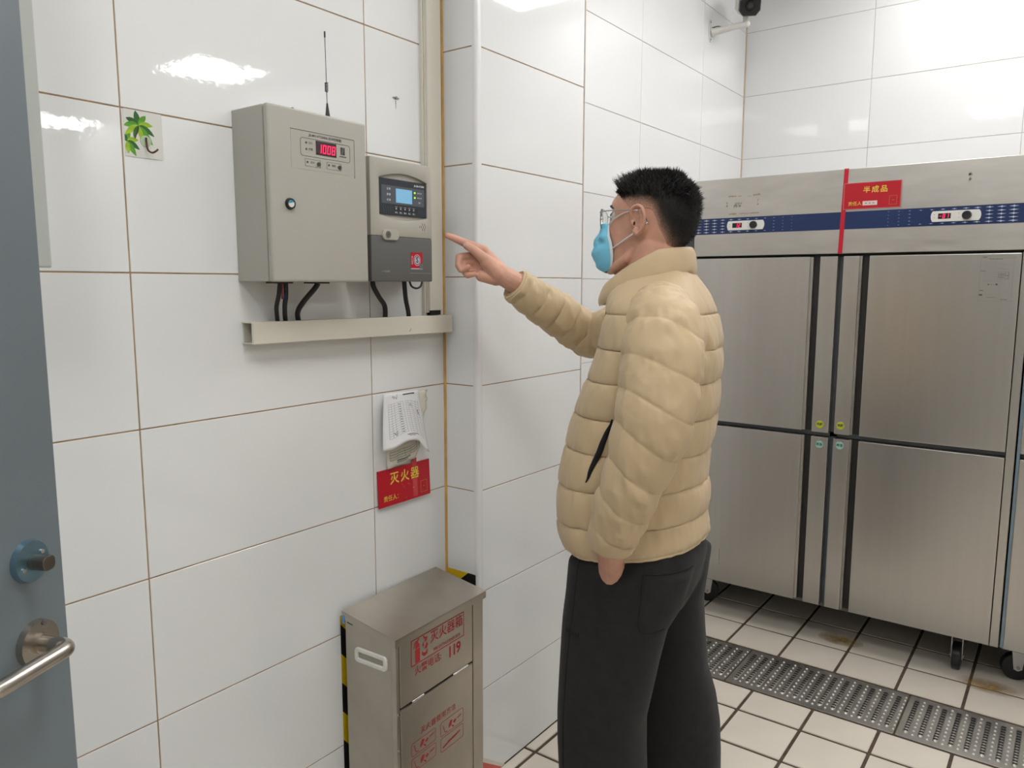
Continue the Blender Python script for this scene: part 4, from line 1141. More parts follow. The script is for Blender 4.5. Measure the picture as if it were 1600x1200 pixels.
# rust stains on the floor
def stain(cx, cy, rx, ry, label, seed):
    rnd = random.Random(seed)
    P = [(cx + rx * 1.2 * math.cos(t), cy + ry * 1.2 * math.sin(t)) for t in np.linspace(0, 2 * math.pi, 22)[:-1]]
    o = build(MB().prism(Fr((0, 0, 0.0006), (1, 0, 0), (0, 1, 0)), P, 0, 0.0002), 'rust_stain', None or M_STAIN)
    tag(o, label, 'stain')
M_STAIN = mat('floor_rust', (0.42, 0.26, 0.08), 0.5, var=0.35, vscale=30)
nt = M_STAIN.node_tree
b_ = nt.nodes['Principled BSDF']
tc = nt.nodes.new('ShaderNodeTexCoord'); gr = nt.nodes.new('ShaderNodeVectorMath'); gr.operation = 'LENGTH'
mpn = nt.nodes.new('ShaderNodeMapping'); mpn.inputs['Scale'].default_value = (16, 9, 0)
nt.links.new(tc.outputs['Object'], mpn.inputs[0]); nt.links.new(mpn.outputs[0], gr.inputs[0])
nzz = nt.nodes.new('ShaderNodeTexNoise'); nzz.inputs['Scale'].default_value = 25
nt.links.new(tc.outputs['Object'], nzz.inputs['Vector'])
mm = nt.nodes.new('ShaderNodeMath'); mm.operation = 'SUBTRACT'; mm.inputs[0].default_value = 1.0
nt.links.new(gr.outputs['Value'], mm.inputs[1])
m2 = nt.nodes.new('ShaderNodeMath'); m2.operation = 'MULTIPLY'; m2.use_clamp = True
nt.links.new(mm.outputs[0], m2.inputs[0]); nt.links.new(nzz.outputs[0], m2.inputs[1])
nt.links.new(m2.outputs[0], b_.inputs['Alpha'])
stain(3.185, 0.165, 0.055, 0.095, 'orange rust stain on the floor tile beside the right caster', 2)
stain(3.255, 0.700, 0.045, 0.075, 'faint rust stain on the floor tile under the refrigerator middle', 5)

# ------------------------------------------------------------------ person
PO = Vector((1.60, 0.80, 0.0)); PT = math.radians(103)
PF = Vector((math.cos(PT), math.sin(PT), 0)); PLf = Vector((-math.sin(PT), math.cos(PT), 0))
def P(a, s, z): return PO + PF * a + PLf * s + Vector((0, 0, z))
HY = math.radians(-8)                               # head turned towards the wall
def PH(a, s, z):
    c, d = math.cos(HY), math.sin(HY)
    return P(a * c - s * d, a * d + s * c, z)
def interp(tab, z):
    zs = [r[0] for r in tab]
    return [float(np.interp(z, zs, [r[i] for r in tab])) for i in range(1, len(tab[0]))]
def smooth_tab(tab, n=6):
    return [tuple(p) for p in crom(tab, n)]
def sgp(x, p): return math.copysign(abs(x) ** p, x)
def ringpt(fr_, bk, w, th, n=2.3):
    c = (fr_ + bk) / 2; h = (fr_ - bk) / 2
    return c + h * sgp(math.cos(th), 2 / n), w * sgp(math.sin(th), 2 / n)

def remesh(mb, voxel, iters=4, name='m', fac=0.5):
    me = mb.mesh(name)
    bm = bmesh.new(); bm.from_mesh(me); bmesh.ops.recalc_face_normals(bm, faces=bm.faces); bm.to_mesh(me); bm.free()
    o = bpy.data.objects.new(name, me); COL.objects.link(o)
    md = o.modifiers.new('r', 'REMESH'); md.mode = 'VOXEL'; md.voxel_size = voxel
    if iters:
        sm = o.modifiers.new('s', 'SMOOTH'); sm.iterations = iters; sm.factor = fac
    dg = bpy.context.evaluated_depsgraph_get()
    out = bpy.data.meshes.new_from_object(o.evaluated_get(dg))
    bpy.data.objects.remove(o); bpy.data.meshes.remove(me)
    return out

person = empty('person', (PO.x, PO.y, 0), 'person in tan puffer jacket, blue mask and glasses pointing at the controller', 'person')

# ---- body (one continuous mesh)
body = MB()
# head: z, front a, back a, half width
HEAD = smooth_tab([(1.4955, .082, .010, .022), (1.503, .092, -.010, .036), (1.515, .097, -.040, .047), (1.535, .098, -.066, .056), (1.555, .096, -.080, .061), (1.575, .094, -.090, .066), (1.595, .091, -.096, .070),
        (1.615, .086, -.100, .0735), (1.635, .0835, -.101, .0755), (1.650, .083, -.099, .0755), (1.662, .076, -.095, .073), (1.675, .064, -.087, .067), (1.686, .049, -.076, .057), (1.695, .028, -.060, .042), (1.700, .004, -.036, .020)], 4)
rings = []
NS = 72
for (z, fa, ba, w) in HEAD:
    R = []
    for i in range(NS):
        th = 2 * math.pi * i / NS
        a, s = ringpt(fa, ba, w, th, 2.45)
        # narrower face towards the front
        t = max(0.0, (a - 0.01) / 0.09)
        s *= 1 - 0.10 * t * t
        # cheekbone and brow ridge, eye sockets
        if a > 0.03:
            for sg in (-1, 1):
                d2 = ((s - sg * 0.034) / 0.016) ** 2 + ((z - 1.622) / 0.013) ** 2
                a -= 0.013 * math.exp(-d2) * (1 if a > 0.05 else 0.4)
                d3 = ((s - sg * 0.045) / 0.022) ** 2 + ((z - 1.588) / 0.016) ** 2
                a += 0.004 * math.exp(-d3)
        R.append(PH(a, s, z))
    rings.append(R)
body.loft(rings)
# nose
body.loft([[PH(a + ra * math.cos(t), rs_ * math.sin(t), z) for t in np.linspace(0, 2 * math.pi, 14)[:-1]] for (z, a, ra, rs_) in ((1.632, .080, .004, .006), (1.620, .084, .008, .008), (1.600, .090, .014, .010), (1.585, .094, .019, .014), (1.575, .095, .018, .016), (1.566, .094, .010, .012))])
# jaw line and lips
body.ball(PH(.088, 0, 1.512), (.014, .016, .012)); body.ball(PH(.093, 0, 1.540), (.010, .018, .009))
for sg in (-1, 1):
    body.tube([PH(.000, sg * .052, 1.560), PH(.030, sg * .049, 1.526), PH(.070, sg * .030, 1.506), PH(.088, sg * .008, 1.503)], [.010, .012, .012, .012], 12)
# neck
body.tube([PH(-.018, 0, 1.600), PH(-.016, 0, 1.555), P(-.016, 0, 1.520), P(-.022, 0, 1.470), P(-.030, 0, 1.400)], [.060, .064, .0665, .072, .095], 24)
body.tube([P(.030, 0, 1.520), P(.024, 0, 1.490), P(.012, 0, 1.44)], [.034, .040, .040], 16)
# ears
for sg in (1, -1):
    ec = (-0.004, 1.606)
    def E(x, y, out): return PH(ec[0] + x, sg * (0.0735 + out), ec[1] + y)
    rim = [(0.010, 0.004, .000), (0.014, 0.016, .006), (0.009, 0.028, .010), (-0.004, 0.032, .014), (-0.016, 0.026, .017), (-0.021, 0.010, .017), (-0.019, -0.006, .014), (-0.012, -0.019, .010), (-0.002, -0.028, .006), (0.007, -0.029, .002)]
    body.tube([E(*p) for p in crom(rim, 5)], [.0040] * 46, 8)
    body.tube([E(*p) for p in crom([(-0.006, 0.022, .008), (-0.012, 0.012, .011), (-0.012, -0.002, .010), (-0.006, -0.014, .007)], 5)], .0034, 8)
    body.ball(E(0.004, -0.023, .003), (.0085, .0060, .0095))           # lobe
    body.ball(E(0.0125, -0.003, .002), (.0048, .0040, .0070))          # tragus
    body.loft([[E(x * k, y * k + .0, o) for x, y in [(-0.003 + 0.0165 * math.cos(t), 0.002 + 0.028 * math.sin(t)) for t in np.linspace(0, 2 * math.pi, 20)[:-1]]] for k, o in ((1.0, -.012), (1.0, .001), (0.9, .0025))])
# torso, arms and legs under the clothes
body.loft([[P(*ringpt(fa, ba, w, 2 * math.pi * i / 32), z) for i in range(32)] for (z, fa, ba, w) in ((.80, .06, -.09, .12), (.90, .10, -.10, .14), (1.05, .11, -.09, .135), (1.20, .07, -.11, .145), (1.34, .045, -.12, .145), (1.42, .02, -.10, .12), (1.46, 0, -.07, .07))])
body.tube([P(-.06, .13, 1.38), P(-.075, .195, 1.30), P(-.070, .228, 1.20), P(-.045, .235, 1.12), P(-.010, .220, 1.00), P(.018, .200, .905)], [.042, .042, .040, .040, .036, .027], 16)
body.tube([P(-.04, -.12, 1.39), P(.06, -.175, 1.365), P(.205, -.20, 1.335), P(.26, -.14, 1.39), P(.342, -.037, 1.472), P(.367, -.020, 1.489)], [.042, .042, .038, .036, .027, .0255], 16)
# right hand, pointing
HAND = {'m1': [(0.374, -0.02, 1.503), (0.414, -0.004, 1.552)], 'index': [(0.414, -0.004, 1.552), (0.459, 0.019, 1.572), (0.479, 0.031, 1.582), (0.494, 0.038, 1.588)],
 'm2': [(0.377, -0.023, 1.496), (0.435, -0.004, 1.539)], 'middle': [(0.435, -0.004, 1.539), (0.471, 0.02, 1.536), (0.466, 0.034, 1.515), (0.457, 0.04, 1.504)],
 'm3': [(0.379, -0.022, 1.488), (0.436, -0.003, 1.523)], 'ring': [(0.436, -0.003, 1.523), (0.465, 0.017, 1.52), (0.454, 0.032, 1.504), (0.439, 0.034, 1.511)],
 'm4': [(0.382, -0.019, 1.482), (0.431, -0.001, 1.503)], 'pinky': [(0.431, -0.001, 1.503), (0.457, 0.018, 1.5), (0.445, 0.027, 1.491), (0.428, 0.025, 1.494)],
 'thumb': [(0.375, -0.009, 1.505), (0.404, 0.017, 1.532), (0.428, 0.027, 1.553), (0.446, 0.03, 1.563)],
 'thenar': [(0.377, -0.004, 1.495), (0.4, 0.012, 1.523)], 'palm': [(0.384, -0.01, 1.484), (0.416, 0.007, 1.491)]}
HR = {'m1': [.017, .0115], 'index': [.0128, .0104, .0094, .0078], 'm2': [.018, .012], 'middle': [.0118, .0102, .0092, .0078], 'm3': [.018, .012], 'ring': [.0112, .0095, .0086, .0074],
      'm4': [.016, .0115], 'pinky': [.0104, .0088, .0080, .0068], 'thumb': [.0165, .0140, .0112, .0088], 'thenar': [.020, .017], 'palm': [.019, .016]}
for k, pts in HAND.items():
    for i in range(len(pts) - 1):
        (a0, b0), (r0, r1) = (pts[i], pts[i + 1]), (HR[k][i], HR[k][i + 1])
        body.tube([P(*a0), P(*b0)], [r0, r1], 14)
    for p, r in zip(pts, HR[k]):
        body.ball(P(*p), r * 1.01)
# left hand slipping into the trouser pocket
body.tube([P(.018, .200, .915), P(.021, .183, .880), P(.024, .157, .845), P(.026, .134, .80), P(.028, .120, .76)], [.026, .029, .032, .030, .026], 16)
for k, (da, ds) in enumerate(((.030, .0), (.010, .006), (-.010, .006), (-.028, .0))):
    body.tube([P(.026 + da, .130 + ds, .79), P(.030 + da * 1.1, .115 + ds, .745), P(.034 + da * 1.1, .105, .705)], [.0105, .0095, .0075], 10)
body.tube([P(.036, .160, .855), P(.056, .140, .815), P(.062, .128, .78)], [.014, .012, .009], 10)
# legs
for sg, pts in ((1, [(0.02, .075, .86), (.05, .10, .66), (.058, .10, .46), (.045, .10, .26), (.035, .10, .10), (.04, .10, .05)]), (-1, [(-.02, -.075, .86), (-.04, -.10, .66), (-.055, -.105, .46), (-.085, -.105, .26), (-.10, -.105, .10), (-.095, -.105, .05)])):
    body.tube([P(*p) for p in pts], [.078, .068, .052, .046, .034, .034], 16)
    a, s, z = pts[-1]
    body.tube([P(a - .03, s, .045), P(a + .06, s, .040), P(a + .15, s, .030)], [.032, .034, .024], 12)
body.ball(P(.352, -.031, 1.479), .0265); body.ball(P(.367, -.020, 1.489), .0258); body.ball(P(.380, -.014, 1.497), .022)
bme = remesh(body, 0.0021, 3, 'body')
link_mesh('body', bme, M_SKIN, person, smooth=True, angle=0)
build(MB().ball(PH(0.0035, .0745, 1.6015), (.0036, .0030, .0052), 12, 8), 'ear_canal_shade', mat('ear_hole_shade', (0.045, 0.014, 0.010), 0.7), person, smooth=True)  # dark ball painting in the shade of the ear opening
# nails
for (p0, p1, r) in (((0.452, 0.0305, 1.5665), (0.440, 0.0310, 1.5620), .0052),):
    nd = (P(*p0) - P(*p1)).normalized()
    nfr = Fr(P(0.4445, 0.0372, 1.5645), nd, Vector((0, 0, 1)).cross(nd) if False else nd.cross(PLf) * -1)
    build(MB().prism(nfr, [(0.0062 * math.cos(t), 0.0046 * math.sin(t)) for t in np.linspace(0, 2 * math.pi, 18)[:-1]], -0.001, 0.0008), 'thumbnail', mat('nail', (0.72, 0.48, 0.42), 0.25), person, bevel=0.0004, bseg=1)

# eyebrows, eyes
for sg in (1, -1):
    eb = [PH(*p) for p in ((.081, sg * .014, 1.6415), (.080, sg * .028, 1.6455), (.073, sg * .043, 1.6435), (.062, sg * .052, 1.637))]
    build(MB().tube(eb, [.0026, .0034, .0032, .0015], 8), 'eyebrow', M_HAIR, person, smooth=True)
    ey = build(MB().ball(PH(.0655, sg * .033, 1.6215), .0118, 16, 10), 'eye', mat('eye_white', (0.7, 0.68, 0.66), 0.2), person, smooth=True)
    build(MB().ball(PH(.0735, sg * .033, 1.6225), (.0048, .0048, .0048), 12, 8), 'iris', mat('iris_brown', (0.03, 0.015, 0.01), 0.15), ey, smooth=True)
    lash = [PH(.0745, sg * (.033 + .011 * math.cos(t)), 1.6225 + .0060 * math.sin(t)) for t in np.linspace(0.1, math.pi - 0.1, 9)]
    build(MB().tube(lash, .0014, 6), 'eyelid', M_HAIR, ey, smooth=True)

# ---- hair: short faded cap plus longer strands on top
def head_surface(z, th, off=0.0):
    fa, ba, w = interp(HEAD, z)
    a, s = ringpt(fa + off, ba - off, w + off, th, 2.45)
    t = max(0.0, (a - 0.01) / 0.09)
    return a, s * (1 - 0.10 * t * t)
def hairline(th):
    """lowest z of hair at angle th (0 = front, pi = back)"""
    t = abs(((th + math.pi) % (2 * math.pi)) - math.pi)
    return float(np.interp(t, [0, 0.55, 0.95, 1.25, 1.45, 1.62, 1.80, 2.05, 2.4, 3.15], [1.683, 1.681, 1.664, 1.648, 1.628, 1.632, 1.628, 1.585, 1.552, 1.530]))
cap = MB()
NT, NZ = 120, 44
fade = []
rows_ = []
for j in range(NZ + 1):
    row = []
    for i in range(NT):
        th = 2 * math.pi * i / NT
        zl = hairline(th)
        t = j / NZ
        z = zl + (1.6998 - zl) * (1 - (1 - t) ** 1.4)
        back = 0.5 - 0.5 * math.cos(th)
        up_z = min(1.0, max(0.0, (z - zl) / 0.075))
        dens = up_z * (0.34 + 1.0 * max(0, back - 0.42) / 0.45) + 1.0 * min(1.0, max(0.0, (z - 1.656) / 0.022))
        dens = min(1.0, dens)
        thick = 0.0012 + 0.008 * dens * min(1, j / 6)
        a, s = head_surface(z, th, thick if j else -0.001)
        zz = z + thick * max(0.0, (z - 1.66) / 0.04) * 1.1
        row.append(PH(a, s, zz)); fade.append(dens)
    rows_.append(row)
cap.loft(rows_, cap=False)
top = len(cap.v)
cap.add([PH(-.016, 0, 1.709)], []); fade.append(1.0)
cap.f += [(NZ * NT + i, NZ * NT + (i + 1) % NT, top) for i in range(NT)]
cme = cap.mesh('hair')
at = cme.attributes.new('fade', 'FLOAT', 'POINT'); at.data.foreach_set('value', fade)
M_FADE = mat('faded_hair', (0.012, 0.011, 0.011), 0.75, bump=0.6, bscale=420)
nt = M_FADE.node_tree; bs = nt.nodes['Principled BSDF']
an = nt.nodes.new('ShaderNodeAttribute'); an.attribute_name = 'fade'
tc = nt.nodes.new('ShaderNodeTexCoord'); nz = nt.nodes.new('ShaderNodeTexNoise'); nz.inputs['Scale'].default_value = 520; nz.inputs['Detail'].default_value = 2
nt.links.new(tc.outputs['Object'], nz.inputs['Vector'])
ad = nt.nodes.new('ShaderNodeMath'); ad.operation = 'MULTIPLY_ADD'; ad.inputs[1].default_value = 0.45
nt.links.new(nz.outputs[0], ad.inputs[0]); nt.links.new(an.outputs['Fac'], ad.inputs[2])
rp = nt.nodes.new('ShaderNodeValToRGB')
rp.color_ramp.elements[0].position = 0.18; rp.color_ramp.elements[0].color = (0.56, 0.31, 0.22, 1)
rp.color_ramp.elements[1].position = 1.0; rp.color_ramp.elements[1].color = (0.012, 0.011, 0.011, 1)
el = rp.color_ramp.elements.new(0.45); el.color = (0.17, 0.10, 0.072, 1)
el = rp.color_ramp.elements.new(0.72); el.color = (0.035, 0.026, 0.022, 1)
nt.links.new(ad.outputs[0], rp.inputs[0]); nt.links.new(rp.outputs[0], bs.inputs['Base Color'])
hair = link_mesh('hair', cme, M_FADE, person, smooth=True, angle=0)
st = MB()
rnd = random.Random(5)
def strand(p, d, ln, bend, r0):
    pts = []
    q = Vector(p); dv = Vector(d).normalized()
    pts.append(q.copy())
    for k in range(3):
        dv = (dv + bend / 3).normalized()
        q = q + dv * ln / 3
        pts.append(q.copy())
    st.tube(pts, [r0, r0 * .9, r0 * .6, r0 * .1], 3, cap=False)
for k in range(15000):
    th = rnd.uniform(-math.pi, math.pi)
    zl = hairline(th)
    z = 1.702 - 0.085 * rnd.random() ** 2.2
    t = abs(th)
    if z > 1.6995:
        a, s = rnd.uniform(-.070, .040), rnd.uniform(-.045, .045); z = 1.697 + 0.006 * (1 - (s / .05) ** 2) - 0.5 * max(0, a) ** 2 / .04
        nrm = Vector((0.1 * a / .06, 0.5 * s / .05, 1.0))
    else:
        if z < zl + 0.002: continue
        low = float(np.interp(t, [0, 0.9, 1.3, 1.9, 2.4, 3.15], [1.680, 1.674, 1.668, 1.660, 1.640, 1.615]))
        if z < low + rnd.gauss(0, .004): continue
        a, s = head_surface(z, th, 0.004)
        nrm = Vector((math.cos(th) * 0.9, math.sin(th) * 0.7, 0.45 + (z - 1.65) * 14))
    front = max(0.0, min(1.0, (a + 0.06) / 0.12))
    d = nrm.normalized() + Vector((0.10 + 0.20 * front, 0, 0.55)) + Vector((rnd.gauss(0, .22), rnd.gauss(0, .22), rnd.gauss(0, .15)))
    ln = rnd.uniform(0.012, 0.024) + 0.014 * front * rnd.random()
    if t > 2.2: ln = rnd.uniform(.010, .020); d = nrm.normalized() * .55 + Vector((-.15 + rnd.gauss(0, .25), rnd.gauss(0, .25), .15))
    if t > 0.8 and t < 2.2 and z < 1.692: ln *= 0.8; a, s = head_surface(z, th, 0.0085); d = nrm.normalized() * .55 + Vector((.15 + rnd.gauss(0, .25), rnd.gauss(0, .25), .75))
    c, sn = math.cos(HY), math.sin(HY)
    dw = PF * (d.x * c - d.y * sn) + PLf * (d.x * sn + d.y * c) + Vector((0, 0, d.z))
    bend = Vector((rnd.gauss(0, .25), rnd.gauss(0, .25), rnd.gauss(0, .2)))
    strand(PH(a, s, z), dw, ln, bend, rnd.uniform(.0003, .0006))
for k in range(1700):                                # locks
    th = rnd.uniform(-math.pi, math.pi); t = abs(th)
    z = 1.702 - 0.050 * rnd.random() ** 1.8
    low = float(np.interp(t, [0, 0.9, 1.3, 1.9, 2.4, 3.15], [1.682, 1.678, 1.672, 1.664, 1.650, 1.640]))
    if z > 1.6995:
        a, s = rnd.uniform(-.070, .045), rnd.uniform(-.045, .045); z = 1.699 + 0.006 * (1 - (s / .05) ** 2) - 0.5 * max(0, a) ** 2 / .04
        nrm = Vector((0.1 * a / .06, 0.5 * s / .05, 1.0))
    else:
        if z < low: continue
        a, s = head_surface(z, th, 0.0075)
        nrm = Vector((math.cos(th) * 0.9, math.sin(th) * 0.7, 0.45 + (z - 1.65) * 14))
    front = max(0.0, min(1.0, (a + 0.06) / 0.12))
    d = nrm.normalized() * .8 + Vector((-.1 + .45 * front + rnd.gauss(0, .22), rnd.gauss(0, .22), .65 + rnd.gauss(0, .1)))
    if t > 2.0 and z < 1.69: d = nrm.normalized() * .6 + Vector((-.25 + rnd.gauss(0, .2), rnd.gauss(0, .25), rnd.gauss(0.1, .25)))
    c, sn = math.cos(HY), math.sin(HY)
    dw = PF * (d.x * c - d.y * sn) + PLf * (d.x * sn + d.y * c) + Vector((0, 0, d.z))
    strand(PH(a, s, z), dw, rnd.uniform(.012, .022) + .016 * front * rnd.random(), Vector((rnd.gauss(0, .3), rnd.gauss(0, .3), rnd.gauss(0, .2))), rnd.uniform(.0009, .0017))
for k in range(9000):
    th = rnd.uniform(-math.pi, math.pi); t = abs(th)
    zl = hairline(th)
    z = rnd.uniform(zl + .004, 1.672)
    if z <= zl: continue
    back = 0.5 - 0.5 * math.cos(th)
    dn = min(1.0, (z - zl) / 0.075) * (0.34 + max(0, back - 0.42) / 0.45) + min(1.0, max(0.0, (z - 1.650) / 0.022))
    if rnd.random() > dn * 1.1: continue
    a, s = head_surface(z, th, 0.001 + .006 * min(1, dn))
    c, sn = math.cos(HY), math.sin(HY)
    d = Vector((math.cos(th) * .55 - .25, math.sin(th) * .45, -.55 if back > .6 else .1)) + Vector((rnd.gauss(0, .2), rnd.gauss(0, .2), rnd.gauss(0, .2)))
    dw = PF * (d.x * c - d.y * sn) + PLf * (d.x * sn + d.y * c) + Vector((0, 0, d.z))
    strand(PH(a, s, z), dw, rnd.uniform(.003, .006) + .005 * dn * back, Vector((0, 0, -.2)), rnd.uniform(.0002, .0004))
o = build(st, 'hair_strands', M_HAIR, hair, smooth=True, angle=0); o['kind'] = 'stuff'

# ---- mask
def mk(u, v):
    """u -1..1 from the person's right to left edge, v 0 top .. 1 bottom"""
    vs = [0, .15, .30, .45, .60, .75, .88, 1.0]
    fa = np.interp(v, vs, [.104, .112, .122, .130, .133, .130, .121, .100]); fz = np.interp(v, vs, [1.609, 1.594, 1.577, 1.560, 1.542, 1.524, 1.507, 1.4955])
    ea = np.interp(v, vs, [.076, .075, .071, .066, .063, .063, .066, .074]); ez = np.interp(v, vs, [1.605, 1.591, 1.577, 1.564, 1.550, 1.536, 1.520, 1.502])
    es = np.interp(v, vs, [.042, .0465, .0505, .0520, .0515, .0485, .0430, .034])
    t = abs(u); sg = 1 if u >= 0 else -1
    k = t ** 1.0 * math.pi / 2
    a = ea + (fa - ea) * math.cos(k) ** 0.85 if t < 1 else ea
    s = es * math.sin(k) ** 0.9
    z = fz + (ez - fz) * t ** 1.6
    # pleats
    pl = 0.0026 * (1 - t ** 4) * (2 / math.pi) * math.asin(math.sin(v * math.pi * 7))
    cr = 0.0045 * math.exp(-((t - .80) / .12) ** 2 - ((v - .28) / .10) ** 2) - 0.006 * math.exp(-((t - .72) / .10) ** 2 - ((v - .42) / .07) ** 2)
    return PH(a + pl + cr * 0.6, sg * (s + 0.002 + cr), z)
nu, nv = 60, 40
mm_ = MB().add([mk(-1 + 2 * i / nu, j / nv) for j in range(nv + 1) for i in range(nu + 1)], [(j * (nu + 1) + i, j * (nu + 1) + i + 1, (j + 1) * (nu + 1) + i + 1, (j + 1) * (nu + 1) + i) for j in range(nv) for i in range(nu)])
msk = build(mm_, 'face_mask', M_MASK, person, smooth=True, angle=0)
md = msk.modifiers.new('t', 'SOLIDIFY'); md.thickness = 0.0014; md.offset = 0
for sg in (-1, 1):
    eg = MB()
    A = [mk(sg * 1.0, t) for t in np.linspace(0, 1, 24)]; B = [mk(sg * 0.955, t) for t in np.linspace(0, 1, 24)]
    off = PLf * sg * 0.0012
    eg.add([p + off for p in A] + [p + off for p in B], [(i, i + 1, 25 + i, 24 + i) for i in range(23)])
    build(eg, 'mask_edge', M_MASKW, msk)
    l1 = [PH(*p) for p in crom([(.077, sg * .0450, 1.604), (.058, sg * .062, 1.614), (.030, sg * .0745, 1.624), (.006, sg * .080, 1.629), (-.008, sg * .086, 1.628)], 6)]
    build(MB().tube(l1, 0.0016, 8), 'ear_loop', M_MASKW, msk, smooth=True)
    l2 = [PH(*p) for p in crom([(.064, sg * .0535, 1.550), (.045, sg * .0625, 1.559), (.022, sg * .0710, 1.571), (.004, sg * .077, 1.580)], 6)]
    build(MB().tube(l2, 0.0016, 8), 'ear_loop', M_MASKW, msk, smooth=True)

# ---- glasses
gl = empty('glasses', PH(.10, 0, 1.62)); gl.parent = person; gl.location = PH(.10, 0, 1.62) - PO
bpy.data.objects.remove(gl)
g_r = MB()
gfr = {}
for sg in (1, -1):
    ring = [PH(.098 + .004 * (1 - abs(math.cos(t))) - .006 * max(0, math.cos(t)) , sg * (.033 + .0265 * math.cos(t)), 1.6195 + .0225 * math.sin(t) - .002) for t in np.linspace(0, 2 * math.pi, 37)]
    gfr[sg] = ring[:-1]
    g_r.tube(ring, 0.0011, 6)
g_r.tube([PH(.099, .0065, 1.624), PH(.104, 0, 1.627), PH(.099, -.0065, 1.624)], .0011, 6)
gob = build(g_r, 'glasses_rims', M_WIRE, person, smooth=True)
for sg in (1, -1):
    c0 = sum(gfr[sg], Vector()) / len(gfr[sg])
    lm = MB().add(gfr[sg] + [c0], [(i, (i + 1) % 36, 36) for i in range(36)])
    lo = build(lm, 'lens', M_GLASS, gob, smooth=True)
    md = lo.modifiers.new('t', 'SOLIDIFY'); md.thickness = 0.0008
    build(MB().tube([PH(*p) for p in crom([(.091, sg * .0595, 1.6285), (.088, sg * .0665, 1.6305), (.060, sg * .0745, 1.6315), (.020, sg * .0805, 1.6305), (-.004, sg * .0825, 1.6290), (-.022, sg * .0805, 1.614), (-.030, sg * .0765, 1.597)], 6)], .0013, 6), 'temple', M_WIRE, gob, smooth=True)
    build(MB().ball(PH(.0905, sg * .0600, 1.6290), .0022, 8, 6), 'hinge', M_WIRE, gob, smooth=True)
tp = [PH(*p) for p in ((-.0235, .0835, 1.611), (-.0262, .0835, 1.604), (-.0275, .0825, 1.599))]
build(MB().tube(tp, [.0030, .0036, .0030], 8), 'temple_tip', M_CHROME, gob, smooth=True)

# ---- trousers
pt = MB()
pt.loft([[P(*ringpt(fa, ba, w, 2 * math.pi * i / 48, 2.5), z) for i in range(48)] for (z, fa, ba, w) in ((.705, .125, -.085, .165), (.74, .146, -.118, .178), (.78, .150, -.138, .183), (.85, .147, -.150, .180), (.91, .132, -.140, .166), (.96, .115, -.125, .150))])
def leg(tab):
    pt.loft([[P(*(lambda q: (q[0], s0 + q[1]))(ringpt(fa, ba, w, 2 * math.pi * i / 40, 2.4)), z) for i in range(40)] for (z, fa, ba, s0, w) in tab])
leg([(.84, .146, -.140, .090, .088), (.76, .151, -.120, .092, .092), (.70, .154, -.088, .095, .093), (.62, .158, -.072, .098, .092), (.54, .162, -.058, .100, .090), (.47, .165, -.045, .100, .090), (.40, .164, -.046, .100, .088), (.32, .160, -.050, .100, .086), (.22, .150, -.052, .100, .084), (.12, .138, -.055, .100, .084), (.045, .130, -.050, .100, .086)])
leg([(.84, .120, -.150, -.090, .088), (.76, .110, -.140, -.094, .092), (.70, .090, -.132, -.097, .092), (.62, .070, -.138, -.100, .090), (.52, .055, -.150, -.102, .088), (.45, .042, -.172, -.103, .088), (.38, .032, -.186, -.103, .087), (.30, .020, -.192, -.103, .085), (.22, .005, -.195, -.103, .083), (.12, -.015, -.195, -.103, .083), (.045, -.02, -.190, -.103, .085)])
# folds
V2 = []
for p in pt.v:
    q = Vector(p)
    n1 = mnoise.noise(Vector((q.x * 7, q.y * 7, q.z * 3.0)))
    n2 = mnoise.noise(Vector((q.x * 16 + 9, q.y * 16, q.z * 7)))
    c = PO + Vector((0, 0, q.z)); d = (q - c); d.z = 0
    V2.append(tuple(q + d.normalized() * (0.007 * n1 + 0.003 * n2)))
pt.v = V2
pme = remesh(pt, 0.0065, 6, 'trousers')
trs = link_mesh('trousers', pme, M_PANTS, person, smooth=True, angle=0)
from mathutils.bvhtree import BVHTree
def bvh_of(me, off):
    co = [Vector(v.co) + off for v in me.vertices]
    return BVHTree.FromPolygons(co, [tuple(p.vertices) for p in me.polygons])
tb = bvh_of(trs.data, ORIGIN[trs.name])
def project(bv, pts, lift=0.0015):
    out = []
    for (a, s, z) in pts:
        o_ = P(a, s + 0.4, z)
        hit, n, i, d = bv.ray_cast(o_, -PLf)
        out.append((hit + n * lift) if hit is not None else P(a, s, z))
    return out
def line_on(bv, pts, r, name, m, parent, n=8, lift=0.0006):
    return build(MB().tube(project(bv, [tuple(p) for p in crom(pts, n)], lift), r, 6), name, m, parent, smooth=True)
line_on(tb, [(-.055, .15, .850), (-.105, .15, .852), (-.138, .12, .853)], .0016, 'pocket_seam', M_PANTSD, trs)
line_on(tb, [(-.050, .15, .850), (-.046, .15, .79), (-.042, .15, .735), (-.055, .15, .715), (-.090, .14, .720)], .0014, 'pocket_seam', M_PANTSD, trs)
line_on(tb, [(.105, .15, .85), (.112, .16, .74), (.122, .16, .62), (.128, .16, .50), (.130, .16, .36), (.126, .16, .18)], .0013, 'side_seam', M_PANTSD, trs)
line_on(tb, [(.066, .18, .880), (.050, .19, .850), (.026, .19, .822)], .0022, 'pocket_edge', M_PANTSD, trs)
line_on(tb, [(.026, .19, .822), (.005, .19, .852), (-.004, .18, .880)], .0022, 'pocket_edge', M_PANTSD, trs)
line_on(tb, [(.128, .1, .687), (.110, .1, .687), (.092, .1, .687)], .0075, 'fabric_tab', M_PANTSD, trs, lift=-0.004)
